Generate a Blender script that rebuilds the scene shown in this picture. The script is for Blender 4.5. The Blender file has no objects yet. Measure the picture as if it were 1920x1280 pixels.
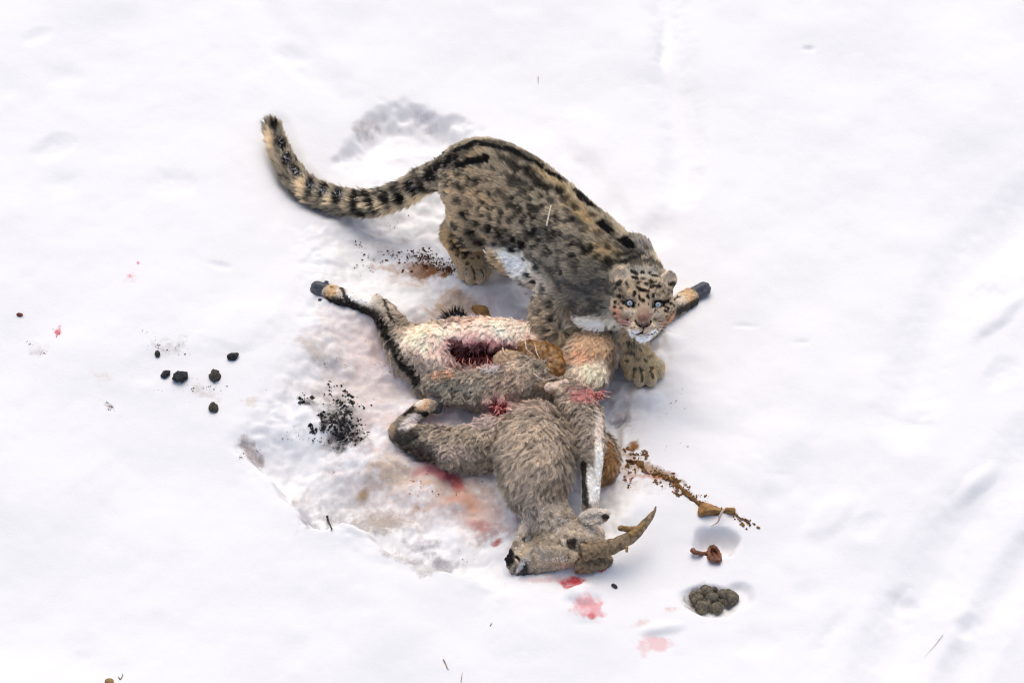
import bpy, math, random
import numpy as np
from mathutils import Vector, Matrix
from mathutils.kdtree import KDTree
from mathutils.bvhtree import BVHTree

random.seed(7)
RNG = np.random.default_rng(11)
scene = bpy.context.scene
COL = scene.collection
R = math.radians

# ------------------------------------------------------------------ camera, sky, sun, exposure
THETA = R(52.0)            # the camera looks down on the slope at this angle
DIST = 22.0
FRAME_W = 3.84             # metres across the frame at the middle of the picture
ST, CT = math.sin(THETA), math.cos(THETA)
CAM = np.array((0.0, -CT * DIST, ST * DIST))
RIGHT = np.array((1.0, 0.0, 0.0))
UP = np.array((0.0, ST, CT))
TOCAM = np.array((0.0, -CT, ST))
cam_data = bpy.data.cameras.new('camera')
cam_data.sensor_width = 36.0
cam_data.lens = 36.0 * DIST / FRAME_W
cam_data.clip_start = 0.5
cam_data.clip_end = 400.0
cam = bpy.data.objects.new('camera', cam_data)
COL.objects.link(cam)
cam.matrix_world = Matrix((
    (RIGHT[0], UP[0], TOCAM[0], CAM[0]),
    (RIGHT[1], UP[1], TOCAM[1], CAM[1]),
    (RIGHT[2], UP[2], TOCAM[2], CAM[2]),
    (0, 0, 0, 1)))
scene.camera = cam

SUN_EL, SUN_AZ = R(64.0), R(-4.0)      # azimuth measured from +Y (away from the camera) towards +X
world = bpy.data.worlds.new('World')
scene.world = world
world.use_nodes = True
wn = world.node_tree
sky = wn.nodes.new('ShaderNodeTexSky')
sky.sky_type = 'NISHITA'
sky.sun_disc = False
sky.sun_elevation = SUN_EL
sky.sun_rotation = SUN_AZ
sky.altitude = 500.0
sky.air_density = 0.8
sky.dust_density = 5.0
sky.ozone_density = 1.0
bg = wn.nodes['Background']
bg.inputs['Strength'].default_value = 0.14
wn.links.new(sky.outputs['Color'], bg.inputs['Color'])
sun_data = bpy.data.lights.new('sun', 'SUN')
sun_data.energy = 1.25
sun_data.angle = R(60.0)
sun_data.color = (1.0, 0.94, 0.83)
sun = bpy.data.objects.new('sun', sun_data)
COL.objects.link(sun)
sun.rotation_euler = Vector((-math.sin(SUN_AZ) * math.cos(SUN_EL), -math.cos(SUN_AZ) * math.cos(SUN_EL),
                             -math.sin(SUN_EL))).to_track_quat('-Z', 'Y').to_euler()
sun.location = (-5, 7, 12)
vs = scene.view_settings
vs.view_transform = 'Standard'
vs.look = 'None'
vs.gamma = 1.0
vs.use_curve_mapping = False
vs.exposure = 0.09
scene.cycles.use_denoising = True
scene.cycles.filter_width = 1.15
scene.cycles.max_bounces = 8
scene.cycles.diffuse_bounces = 6
scene.cycles_curves.shape = 'RIBBONS'
scene.cycles_curves.subdivisions = 2

# ------------------------------------------------------------------ helpers
PXM = 1920.0 / FRAME_W


def P(px, py, z=0.0):
    """The point at height z that the photograph shows at pixel (px, py) of 1920 x 1280."""
    x, y = (px - 960.0) / PXM, (640.0 - py) / PXM
    d = x * RIGHT + y * UP - CAM
    t = (z - CAM[2]) / d[2]
    return CAM + d * t


def proj(p):
    q = p - CAM
    dep = -(q @ TOCAM)
    return 960.0 + PXM * (q @ RIGHT) * DIST / dep, 640.0 - PXM * (q @ UP) * DIST / dep


def vnoise(p, seed=0):
    p = np.asarray(p, dtype=np.float64)
    i = np.floor(p).astype(np.int64)
    f = p - i
    f = f * f * f * (f * (f * 6 - 15) + 10)
    out = np.zeros(len(p))
    for dx in (0, 1):
        for dy in (0, 1):
            for dz in (0, 1):
                h = ((i[:, 0] + dx) * 374761393 + (i[:, 1] + dy) * 668265263 + (i[:, 2] + dz) * 2147483647 + seed * 974634777) & 0xffffffff
                h = ((h ^ (h >> 13)) * 1274126177) & 0xffffffff
                h = (h ^ (h >> 16)) & 0xffffff
                v = h / float(0xffffff) * 2 - 1
                w = (f[:, 0] if dx else 1 - f[:, 0]) * (f[:, 1] if dy else 1 - f[:, 1]) * (f[:, 2] if dz else 1 - f[:, 2])
                out += v * w
    return out


def fbm(p, octv=3, seed=0):
    p = np.asarray(p, dtype=np.float64)
    s, a, t = 0.0, 1.0, 0.0
    for k in range(octv):
        s = s + a * vnoise(p * (2.03 ** k) + 17.3 * k, seed + k)
        t += a
        a *= 0.5
    return s / t


def sstep(a, b, x):
    t = np.clip((x - a) / (b - a), 0, 1)
    return t * t * (3 - 2 * t)


def norm(v):
    return v / np.maximum(np.linalg.norm(v, axis=-1, keepdims=True), 1e-9)


def new_mesh(name, V, F, smooth=True):
    me = bpy.data.meshes.new(name)
    me.from_pydata([tuple(v) for v in V] if not isinstance(V, np.ndarray) else V.tolist(), [],
                   F.tolist() if isinstance(F, np.ndarray) else F)
    if smooth:
        me.polygons.foreach_set('use_smooth', [True] * len(me.polygons))
    me.update()
    return me


def obj(name, me, mat=None, parent=None):
    o = bpy.data.objects.new(name, me)
    COL.objects.link(o)
    if mat and me is not None and not len(me.materials):
        me.materials.append(mat)
    if parent:
        attach(o, parent)
    return o


def attach(o, parent):
    o.parent = parent
    if parent.type == 'EMPTY':
        o.matrix_parent_inverse = Matrix.Translation(-parent.location)


def tag(o, label, cat, group=None, kind=None):
    o['label'] = label
    o['category'] = cat
    if group:
        o['group'] = group
    if kind:
        o['kind'] = kind
    return o


def empty(name, loc=(0, 0, 0)):
    e = bpy.data.objects.new(name, None)
    e.empty_display_size = 0.05
    e.location = loc
    COL.objects.link(e)
    return e


def set_col(me, rgb, name='col'):
    a = me.attributes.new(name, 'FLOAT_COLOR', 'POINT')
    c = np.ones((len(rgb), 4), dtype=np.float32)
    c[:, :rgb.shape[1]] = rgb
    a.data.foreach_set('color', c.ravel())


class Field:
    """Signed-distance volume: shapes are blended into it, then a surface-nets mesh is taken from it."""

    def __init__(self, lo, hi, res):
        self.lo = np.array(lo, dtype=float)
        self.res = res
        self.n = np.ceil((np.array(hi) - self.lo) / res).astype(int) + 1
        self.d = np.full(self.n, 1.0, dtype=np.float32)

    def _sub(self, a, b, m):
        i0 = np.clip(np.floor((a - m - self.lo) / self.res).astype(int), 0, self.n)
        i1 = np.clip(np.ceil((b + m - self.lo) / self.res).astype(int) + 1, 0, self.n)
        if np.any(i1 <= i0):
            return None, None
        sl = tuple(slice(i0[k], i1[k]) for k in range(3))
        ax = [self.lo[k] + self.res * np.arange(i0[k], i1[k]) for k in range(3)]
        X, Y, Z = np.meshgrid(*ax, indexing='ij', sparse=True)
        return sl, (X.astype(np.float32), Y.astype(np.float32), Z.astype(np.float32))

    def _mix(self, sl, b, k, sub=False):
        a = self.d[sl]
        if sub:
            a, b = -a, b
        if k <= 0:
            r = np.minimum(a, b)
        else:
            h = np.clip(0.5 + 0.5 * (b - a) / k, 0, 1)
            r = b * (1 - h) + a * h - k * h * (1 - h)
        self.d[sl] = -r if sub else r

    def cap(self, a, b, ra, rb, k=0.02, sub=False):
        a, b = np.asarray(a, float), np.asarray(b, float)
        m = max(ra, rb) + 2 * k + 3 * self.res
        sl, g = self._sub(np.minimum(a, b), np.maximum(a, b), m)
        if sl is None:
            return
        ab = b - a
        l2 = max(float(ab @ ab), 1e-9)
        px, py, pz = g[0] - a[0], g[1] - a[1], g[2] - a[2]
        t = np.clip((px * ab[0] + py * ab[1] + pz * ab[2]) / l2, 0, 1)
        d = np.sqrt((px - ab[0] * t) ** 2 + (py - ab[1] * t) ** 2 + (pz - ab[2] * t) ** 2) - (ra + (rb - ra) * t)
        self._mix(sl, d, k, sub)

    def chain(self, pts, k=0.02, n=4):
        """pts: list of (point3, radius); a smooth tapered tube through them."""
        c = np.array([list(p) + [r] for p, r in pts])
        q = spline(c, n)
        for i in range(len(q) - 1):
            self.cap(q[i, :3], q[i + 1, :3], q[i, 3], q[i + 1, 3], k if i == 0 or i == len(q) - 2 else min(k, 0.02))

    def ell(self, c, r, rot=None, k=0.02, sub=False):
        c, r = np.asarray(c, float), np.asarray(r, float)
        m = float(r.max()) + 2 * k + 3 * self.res
        sl, g = self._sub(c, c, m)
        if sl is None:
            return
        px, py, pz = g[0] - c[0], g[1] - c[1], g[2] - c[2]
        if rot is not None:         # rows of rot are the local axes
            q = [px * rot[i][0] + py * rot[i][1] + pz * rot[i][2] for i in range(3)]
        else:
            q = [px, py, pz]
        k0 = np.sqrt((q[0] / r[0]) ** 2 + (q[1] / r[1]) ** 2 + (q[2] / r[2]) ** 2)
        k1 = np.sqrt((q[0] / r[0] ** 2) ** 2 + (q[1] / r[1] ** 2) ** 2 + (q[2] / r[2] ** 2) ** 2)
        d = k0 * (k0 - 1) / np.maximum(k1, 1e-6)
        self._mix(sl, d.astype(np.float32), k, sub)

    def mesh(self, smooth=2):
        d, n = self.d, self.n
        ins = d < 0
        c = np.zeros(n - 1, dtype=np.int8)
        for dx in (0, 1):
            for dy in (0, 1):
                for dz in (0, 1):
                    c += ins[dx:n[0] - 1 + dx, dy:n[1] - 1 + dy, dz:n[2] - 1 + dz]
        act = (c > 0) & (c < 8)
        idx = np.argwhere(act)
        vid = np.full(n - 1, -1, dtype=np.int64)
        vid[act] = np.arange(len(idx))
        acc = np.zeros((len(idx), 3))
        cnt = np.zeros(len(idx))
        corners = [(a, b, e) for a in (0, 1) for b in (0, 1) for e in (0, 1)]
        vals = {q: d[idx[:, 0] + q[0], idx[:, 1] + q[1], idx[:, 2] + q[2]].astype(float) for q in corners}
        for q in corners:
            for ax in range(3):
                if q[ax]:
                    continue
                q2 = list(q)
                q2[ax] = 1
                q2 = tuple(q2)
                va, vb = vals[q], vals[q2]
                m = (va < 0) != (vb < 0)
                t = np.where(m, va / np.where(np.abs(va - vb) < 1e-12, 1e-12, va - vb), 0)
                p = np.array(q, float)[None, :].repeat(len(idx), 0)
                p[:, ax] = t
                acc[m] += p[m]
                cnt[m] += 1
        V = self.lo + self.res * (idx + acc / np.maximum(cnt, 1)[:, None])
        F = []
        for ax in range(3):
            o1, o2 = (ax + 1) % 3, (ax + 2) % 3
            s0 = [slice(None)] * 3
            s1 = [slice(None)] * 3
            s0[ax], s1[ax] = slice(0, -1), slice(1, None)
            A, B = ins[tuple(s0)], ins[tuple(s1)]
            e = np.argwhere(A != B)
            e = e[(e[:, o1] > 0) & (e[:, o2] > 0) & (e[:, o1] < n[o1] - 1) & (e[:, o2] < n[o2] - 1)]
            fl = A[e[:, 0], e[:, 1], e[:, 2]]
            def cell(a, b):
                q = e.copy()
                q[:, o1] -= a
                q[:, o2] -= b
                return vid[q[:, 0], q[:, 1], q[:, 2]]
            quad = np.stack([cell(1, 1), cell(0, 1), cell(0, 0), cell(1, 0)], 1)
            quad[~fl] = quad[~fl][:, ::-1]
            F.append(quad)
        F = np.concatenate(F)
        F = F[(F >= 0).all(1)]
        for _ in range(smooth):
            s = np.zeros_like(V)
            w = np.zeros(len(V))
            for a, b in ((0, 1), (1, 2), (2, 3), (3, 0)):
                np.add.at(s, F[:, a], V[F[:, b]])
                np.add.at(s, F[:, b], V[F[:, a]])
                np.add.at(w, F[:, a], 1)
                np.add.at(w, F[:, b], 1)
            V = V * 0.5 + 0.5 * s / np.maximum(w, 1)[:, None]
        return V, F


def spline(c, n=6):
    c = np.asarray(c, float)
    e = np.vstack([2 * c[0] - c[1], c, 2 * c[-1] - c[-2]])
    out = []
    for i in range(1, len(e) - 2):
        for t in np.arange(n) / n:
            a, b, d, f = e[i - 1], e[i], e[i + 1], e[i + 2]
            out.append(0.5 * (2 * b + (d - a) * t + (2 * a - 5 * b + 4 * d - f) * t * t + (3 * b - a - 3 * d + f) * t ** 3))
    out.append(c[-1])
    return np.array(out)


def vnormals(V, F):
    a = V[F[:, 2]] - V[F[:, 0]]
    b = V[F[:, 3]] - V[F[:, 1]]
    fn = np.cross(a, b)
    N = np.zeros_like(V)
    for k in range(4):
        np.add.at(N, F[:, k], fn)
    return norm(N)


def tube(pts, radii, seg=8, cap=True):
    """Tube along points (N,3)."""
    pts = np.asarray(pts, float)
    n = len(pts)
    radii = np.asarray(radii, float) * np.ones(n)
    t = norm(np.gradient(pts, axis=0))
    ref = np.array((0.0, 0, 1)) if abs(t[0][2]) < 0.9 else np.array((1.0, 0, 0))
    u = norm(np.cross(t[0], ref))
    V, F = [], []
    for i in range(n):
        u = norm(u - t[i] * (u @ t[i]))
        w = np.cross(t[i], u)
        for k in range(seg):
            a = 2 * math.pi * k / seg
            V.append(pts[i] + radii[i] * (math.cos(a) * u + math.sin(a) * w))
    for i in range(n - 1):
        for k in range(seg):
            F.append((i * seg + k, i * seg + (k + 1) % seg, (i + 1) * seg + (k + 1) % seg, (i + 1) * seg + k))
    if cap:
        F.append(tuple(range(seg - 1, -1, -1)))
        F.append(tuple(range((n - 1) * seg, n * seg)))
    return V, F


def blob_mesh(name, r, seed, rough=0.25, seg=14, rings=9, freq=1.6):
    V, F = [], []
    for i in range(rings + 1):
        th = math.pi * i / rings
        for k in range(seg):
            ph = 2 * math.pi * k / seg
            V.append((math.sin(th) * math.cos(ph), math.sin(th) * math.sin(ph), math.cos(th)))
    V = np.array(V)
    dn = 1 + rough * fbm(V * freq + seed * 3.7, 3, seed)
    V = V * dn[:, None] * np.array(r)
    for i in range(rings):
        for k in range(seg):
            F.append((i * seg + k, (i + 1) * seg + k, (i + 1) * seg + (k + 1) % seg, i * seg + (k + 1) % seg))
    return new_mesh(name, V, F)


# ------------------------------------------------------------------ materials
def material(name):
    m = bpy.data.materials.new(name)
    m.use_nodes = True
    nt = m.node_tree
    return m, nt, nt.nodes['Principled BSDF']


def plain(name, c, rough=0.7, var=0.25, scale=60, bump=0.3, spec=0.3, c2=None):
    m, nt, b = material(name)
    tc = nt.nodes.new('ShaderNodeTexCoord')
    n = nt.nodes.new('ShaderNodeTexNoise')
    n.inputs['Scale'].default_value = scale
    n.inputs['Detail'].default_value = 5
    nt.links.new(tc.outputs['Object'], n.inputs['Vector'])
    r = nt.nodes.new('ShaderNodeValToRGB')
    r.color_ramp.elements[0].position = 0.3
    r.color_ramp.elements[1].position = 0.7
    lo = c2 or tuple(x * (1 - var) for x in c)
    r.color_ramp.elements[0].color = (*lo, 1)
    r.color_ramp.elements[1].color = (*[min(1, x * (1 + var)) for x in c], 1)
    nt.links.new(n.outputs['Fac'], r.inputs['Fac'])
    nt.links.new(r.outputs['Color'], b.inputs['Base Color'])
    b.inputs['Roughness'].default_value = rough
    b.inputs['Specular IOR Level'].default_value = spec
    if bump:
        bp = nt.nodes.new('ShaderNodeBump')
        bp.inputs['Strength'].default_value = bump
        bp.inputs['Distance'].default_value = 0.004
        nt.links.new(n.outputs['Fac'], bp.inputs['Height'])
        nt.links.new(bp.outputs['Normal'], b.inputs['Normal'])
    return m


def attr_mat(name, rough=0.8, spec=0.15, bump=0.0, scale=120):
    m, nt, b = material(name)
    a = nt.nodes.new('ShaderNodeAttribute')
    a.attribute_name = 'col'
    nt.links.new(a.outputs['Color'], b.inputs['Base Color'])
    b.inputs['Roughness'].default_value = rough
    b.inputs['Specular IOR Level'].default_value = spec
    if bump:
        tc = nt.nodes.new('ShaderNodeTexCoord')
        n = nt.nodes.new('ShaderNodeTexNoise')
        n.inputs['Scale'].default_value = scale
        nt.links.new(tc.outputs['Object'], n.inputs['Vector'])
        bp = nt.nodes.new('ShaderNodeBump')
        bp.inputs['Strength'].default_value = bump
        bp.inputs['Distance'].default_value = 0.004
        nt.links.new(n.outputs['Fac'], bp.inputs['Height'])
        nt.links.new(bp.outputs['Normal'], b.inputs['Normal'])
    return m


M_SKIN = attr_mat('coat_skin', 0.9, 0.05)
M_FUR = attr_mat('coat_hair', 0.6, 0.10)


def fur_tips(m):
    nt = m.node_tree
    hi = nt.nodes.new('ShaderNodeHairInfo')
    mr = nt.nodes.new('ShaderNodeMapRange')
    mr.inputs['To Min'].default_value = 0.75
    mr.inputs['To Max'].default_value = 1.35
    nt.links.new(hi.outputs['Intercept'], mr.inputs['Value'])
    at = [n for n in nt.nodes if n.type == 'ATTRIBUTE'][0]
    vm = nt.nodes.new('ShaderNodeVectorMath')
    vm.operation = 'SCALE'
    nt.links.new(at.outputs['Color'], vm.inputs[0])
    nt.links.new(mr.outputs[0], vm.inputs['Scale'])
    nt.links.new(vm.outputs[0], nt.nodes['Principled BSDF'].inputs['Base Color'])


fur_tips(M_FUR)


def snow_material():
    m, nt, b = material('snow')
    tc = nt.nodes.new('ShaderNodeTexCoord')
    a = nt.nodes.new('ShaderNodeAttribute')
    a.attribute_name = 'col'
    n = nt.nodes.new('ShaderNodeTexNoise')
    n.inputs['Scale'].default_value = 42
    n.inputs['Detail'].default_value = 7
    n.inputs['Roughness'].default_value = 0.68
    nt.links.new(tc.outputs['Object'], n.inputs['Vector'])
    def mth(op, x, y):
        q = nt.nodes.new('ShaderNodeMath')
        q.operation = op
        for i, v in enumerate((x, y)):
            if isinstance(v, (int, float)):
                q.inputs[i].default_value = v
            else:
                nt.links.new(v, q.inputs[i])
        return q.outputs[0]
    al = a.outputs['Alpha']
    s = mth('ADD', al, mth('MULTIPLY', mth('SUBTRACT', n.outputs['Fac'], 0.5), 1.5))
    mr = nt.nodes.new('ShaderNodeMapRange')
    mr.interpolation_type = 'SMOOTHSTEP'
    mr.inputs['From Min'].default_value = 0.2
    mr.inputs['From Max'].default_value = 1.0
    nt.links.new(s, mr.inputs['Value'])
    gate = mth('MINIMUM', mth('MULTIPLY', al, 5.0), 1.0)
    fac = mth('MULTIPLY', mr.outputs[0], gate)
    mx = nt.nodes.new('ShaderNodeMix')
    mx.data_type = 'RGBA'
    nt.links.new(fac, mx.inputs['Factor'])
    mx.inputs[6].default_value = (0.93, 0.922, 0.91, 1)
    nt.links.new(a.outputs['Color'], mx.inputs[7])
    nt.links.new(mx.outputs[2], b.inputs['Base Color'])
    b.inputs['Roughness'].default_value = 0.75
    b.inputs['Specular IOR Level'].default_value = 0.15
    n2 = nt.nodes.new('ShaderNodeTexNoise')
    n2.inputs['Scale'].default_value = 85
    n2.inputs['Detail'].default_value = 5
    nt.links.new(tc.outputs['Object'], n2.inputs['Vector'])
    bp = nt.nodes.new('ShaderNodeBump')
    bp.inputs['Strength'].default_value = 0.16
    bp.inputs['Distance'].default_value = 0.006
    nt.links.new(n2.outputs['Fac'], bp.inputs['Height'])
    nt.links.new(bp.outputs['Normal'], b.inputs['Normal'])
    return m


M_SNOW = snow_material()

# ------------------------------------------------------------------ the snow slope
def axis(lo, hi, step, far):
    core = np.arange(lo, hi + step / 2, step)
    out, s, x = [], step, core[-1]
    while x < far:
        s *= 1.22
        x += s
        out.append(x)
    pos = np.array(out)
    return np.concatenate([-(pos - core[-1])[::-1] + core[0], core, pos])


def sdpoly(u, v, poly):
    poly = np.array(poly, float)
    d = np.full(u.shape, 1e18)
    s = np.ones(u.shape)
    n = len(poly)
    for i in range(n):
        a, b = poly[i], poly[i - 1]
        ex, ey = b - a
        wx, wy = u - a[0], v - a[1]
        t = np.clip((wx * ex + wy * ey) / (ex * ex + ey * ey), 0, 1)
        d = np.minimum(d, (wx - ex * t) ** 2 + (wy - ey * t) ** 2)
        c1, c2, c3 = v >= a[1], v < b[1], ex * wy > ey * wx
        flip = (c1 & c2 & c3) | (~c1 & ~c2 & ~c3)
        s = np.where(flip, -s, s)
    return s * np.sqrt(d)


def dpath(u, v, path):
    path = np.array(path, float)
    d = np.full(u.shape, 1e18)
    for a, b in zip(path[:-1], path[1:]):
        e = b - a
        t = np.clip(((u - a[0]) * e[0] + (v - a[1]) * e[1]) / (e @ e), 0, 1)
        d = np.minimum(d, (u - a[0] - e[0] * t) ** 2 + (v - a[1] - e[1] * t) ** 2)
    return np.sqrt(d)


HOLLOW = [(560, 430), (700, 330), (850, 300), (1050, 420), (1180, 520), (1270, 640), (1230, 760), (1190, 860), (1180, 980), (1140, 1080),
          (1040, 1100), (940, 1110), (880, 1095), (840, 1075), (790, 1072), (735, 1058), (690, 1035), (655, 1015), (612, 1000), (585, 992),
          (555, 962), (525, 930), (505, 900), (470, 875), (440, 830), (500, 740), (560, 680), (570, 560)]
RIMPOLY = [(430, 780), (440, 840), (475, 872), (505, 905), (522, 935), (552, 962), (583, 998), (612, 1002), (640, 990), (685, 1008),
           (735, 1046), (790, 1068), (838, 1078), (880, 1092), (940, 1112), (1000, 1118), (1400, 1118), (1400, 500), (430, 500)]
UPPIT = [(628, 262), (672, 228), (712, 204), (752, 188), (800, 196), (850, 214), (905, 250), (880, 330), (800, 360), (720, 372), (650, 340), (625, 300)]
PRINTS = [  # px, py, rx, ry, angle, depth (m)
    (68, 74, 30, 14, -20, .010), (100, 282, 36, 20, -20, .012), (540, 108, 38, 20, 10, .012), (120, 348, 42, 30, 0, .010),
    (125, 145, 40, 22, 0, .008), (1517, 89, 13, 6, 0, .016), (1715, 790, 36, 26, -10, .020), (1700, 1122, 38, 32, -20, .022),
    (1812, 1172, 34, 24, 0, .016), (415, 503, 24, 8, 10, .008), (700, 335, 30, 22, 0, .01), (1232, 440, 34, 42, 30, .022),
    (1100, 330, 26, 40, -20, .012), (1060, 290, 24, 30, -20, .010), (1160, 395, 22, 34, -25, .012), (1860, 545, 40, 30, -30, .018),
    (1250, 60, 20, 55, 10, .014), (1245, 100, 14, 24, 0, .014), (1505, 640, 20, 7, 0, .007), (1395, 610, 30, 6, 0, .006),
    (1450, 930, 26, 24, 0, .007), (1520, 1110, 36, 26, 0, .008), (1420, 1200, 40, 30, 0, .008), (300, 690, 70, 50, 0, .010),
    (540, 340, 20, 26, 0, .012), (330, 350, 46, 26, 0, .010), (160, 1240, 40, 50, 0, .008), (560, 140, 16, 30, -50, .010),
    (1290, 800, 60, 34, 20, .008), (1370, 860, 50, 50, 0, .008), (1310, 690, 44, 22, 20, .007), (880, 640, 80, 60, 0, .02),
    (1630, 980, 30, 22, -30, .010), (1880, 700, 36, 26, -30, .015), (1560, 1180, 60, 24, -50, .01)]
BUMPS = [
    (1090, 1118, 34, 22, 0, .035), (1095, 1150, 36, 26, 0, .012), (1240, 1178, 46, 14, -10, .016), (1170, 955, 60, 42, 0, .022),
    (1205, 745, 44, 22, 15, .020), (1255, 640, 40, 24, 0, .012), (700, 970, 80, 42, -5, .030), (820, 1010, 60, 34, 0, .02),
    (660, 880, 60, 30, 10, .012), (520, 850, 40, 24, 20, .016), (745, 515, 60, 30, 0, .012), (1390, 880, 110, 46, 30, .012),
    (900, 540, 100, 26, 0, .025), (960, 580, 50, 40, 0, .02), (1330, 770, 80, 40, 0, .010), (1460, 820, 90, 60, -30, .012),
    (440, 620, 110, 50, -20, .016), (610, 380, 36, 16, -20, .0), (1860, 600, 70, 24, -40, .02), (1560, 960, 70, 30, -40, .012),
    (1830, 910, 60, 22, -40, .018), (1100, 250, 70, 50, 30, .01), (960, 1180, 80, 60, 20, .012), (860, 990, 40, 20, 20, .016)]


def ell_falloff(u, v, q):
    px, py, rx, ry, ang = q[:5]
    c, s = math.cos(R(ang)), math.sin(R(ang))
    a, b = (u - px) * c + (v - py) * s, -(u - px) * s + (v - py) * c
    return np.sqrt((a / rx) ** 2 + (b / ry) ** 2)


def height(x, y):
    x, y = np.asarray(x, float), np.asarray(y, float)
    sh = x.shape
    x, y = x.ravel(), y.ravel()
    p0 = np.stack([x, y, np.zeros_like(x)], 1)
    u, v = proj(np.stack([np.clip(x, -3, 3), np.clip(y, -2.6, 2.6), np.zeros_like(x)], 1))
    far = sstep(3, 9, np.hypot(x, y))
    h = 0.034 * fbm(p0 * 1.6, 2, 3) + 0.009 * fbm(p0 * 4.6, 2, 5) + 0.001 * fbm(p0 * 11, 2, 7) + far * 0.5 * fbm(p0 * 0.12, 3, 9)
    h = h + 0.0014 * fbm(p0 * 18, 2, 6)
    wob = 14 * fbm(p0 * 6, 3, 21) + 6 * fbm(p0 * 22, 2, 22)
    s = sdpoly(u, v, HOLLOW) + wob
    ins = sstep(30, -110, s)
    h = h - 0.045 * ins
    r = sdpoly(u, v, RIMPOLY) + 0.55 * wob
    rim = sstep(2, -26, r)
    lowleft = sstep(1000, 880, u) * sstep(790, 900, v + 0.3 * (u - 500))
    h = h - 0.105 * rim * lowleft * sstep(-170, -30, r)
    up = sdpoly(u, v, UPPIT) + 2.0 * wob
    upper = sstep(340, 250, v)
    h = h - (0.03 * sstep(10, -60, up) + 0.066 * upper * sstep(6, -44, up) * sstep(-120, -20, up)) + 0.012 * upper * sstep(10, -30, up) * fbm(p0 * 14, 3, 37)
    # trampled snow inside the hollow
    tr = sstep(40, -60, s)
    h = h + tr * (0.050 * fbm(p0 * 5.5, 3, 31) + 0.026 * np.abs(fbm(p0 * 15, 3, 33)) + 0.004 * fbm(p0 * 60, 2, 35))
    # old furrows
    for path, w, dep in (([(1245, -30), (1262, 130), (1280, 250), (1278, 345)], 30, .036),
                         ([(1640, 1300), (1730, 1120), (1800, 990), (1930, 860)], 46, .045),
                         ([(1700, 780), (1740, 640), (1800, 520), (1930, 400)], 44, .038),
                         ([(1780, 1300), (1860, 1150), (1940, 1040)], 30, .036),
                         ([(470, -20), (520, 60), (580, 130), (640, 190)], 26, .012)):
        d = dpath(u, v, path) + 0.7 * wob
        h = h - 0.85 * dep * sstep(w * 1.9, 0, d)
    for q in PRINTS:
        d = ell_falloff(u, v, q) + 0.03 * wob
        h = h - 1.0 * q[5] * sstep(1.3, 0.0, d)
    for q in BUMPS:
        d = ell_falloff(u, v, q) + 0.02 * wob
        h = h + q[5] * sstep(1.15, 0.2, d)
    # two melt pits on the right and small cavity in the lower-left bank
    for px, py, rx, ry, ang, dep in ((1342, 1016, 48, 28, 5, .055), (1322, 1002, 24, 18, 0, .02), (1362, 1008, 26, 20, 0, .015), (1340, 1122, 56, 30, 5, .040), (1388, 1112, 32, 30, 0, .022),
                                     (578, 985, 16, 5, 35, .03), (1160, 770, 16, 26, 40, .03), (1150, 830, 18, 50, 10, .025)):
        d = ell_falloff(u, v, (px, py, rx, ry, ang)) + 0.022 * wob
        h = h - dep * sstep(1.1, 0.55, d)
    # snow pressed down under the tail
    d = dpath(u, v, [(515, 250), (545, 330), (620, 385), (700, 395), (770, 370)])
    h = h - 0.02 * sstep(40, 10, d)
    return h.reshape(sh)


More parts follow.
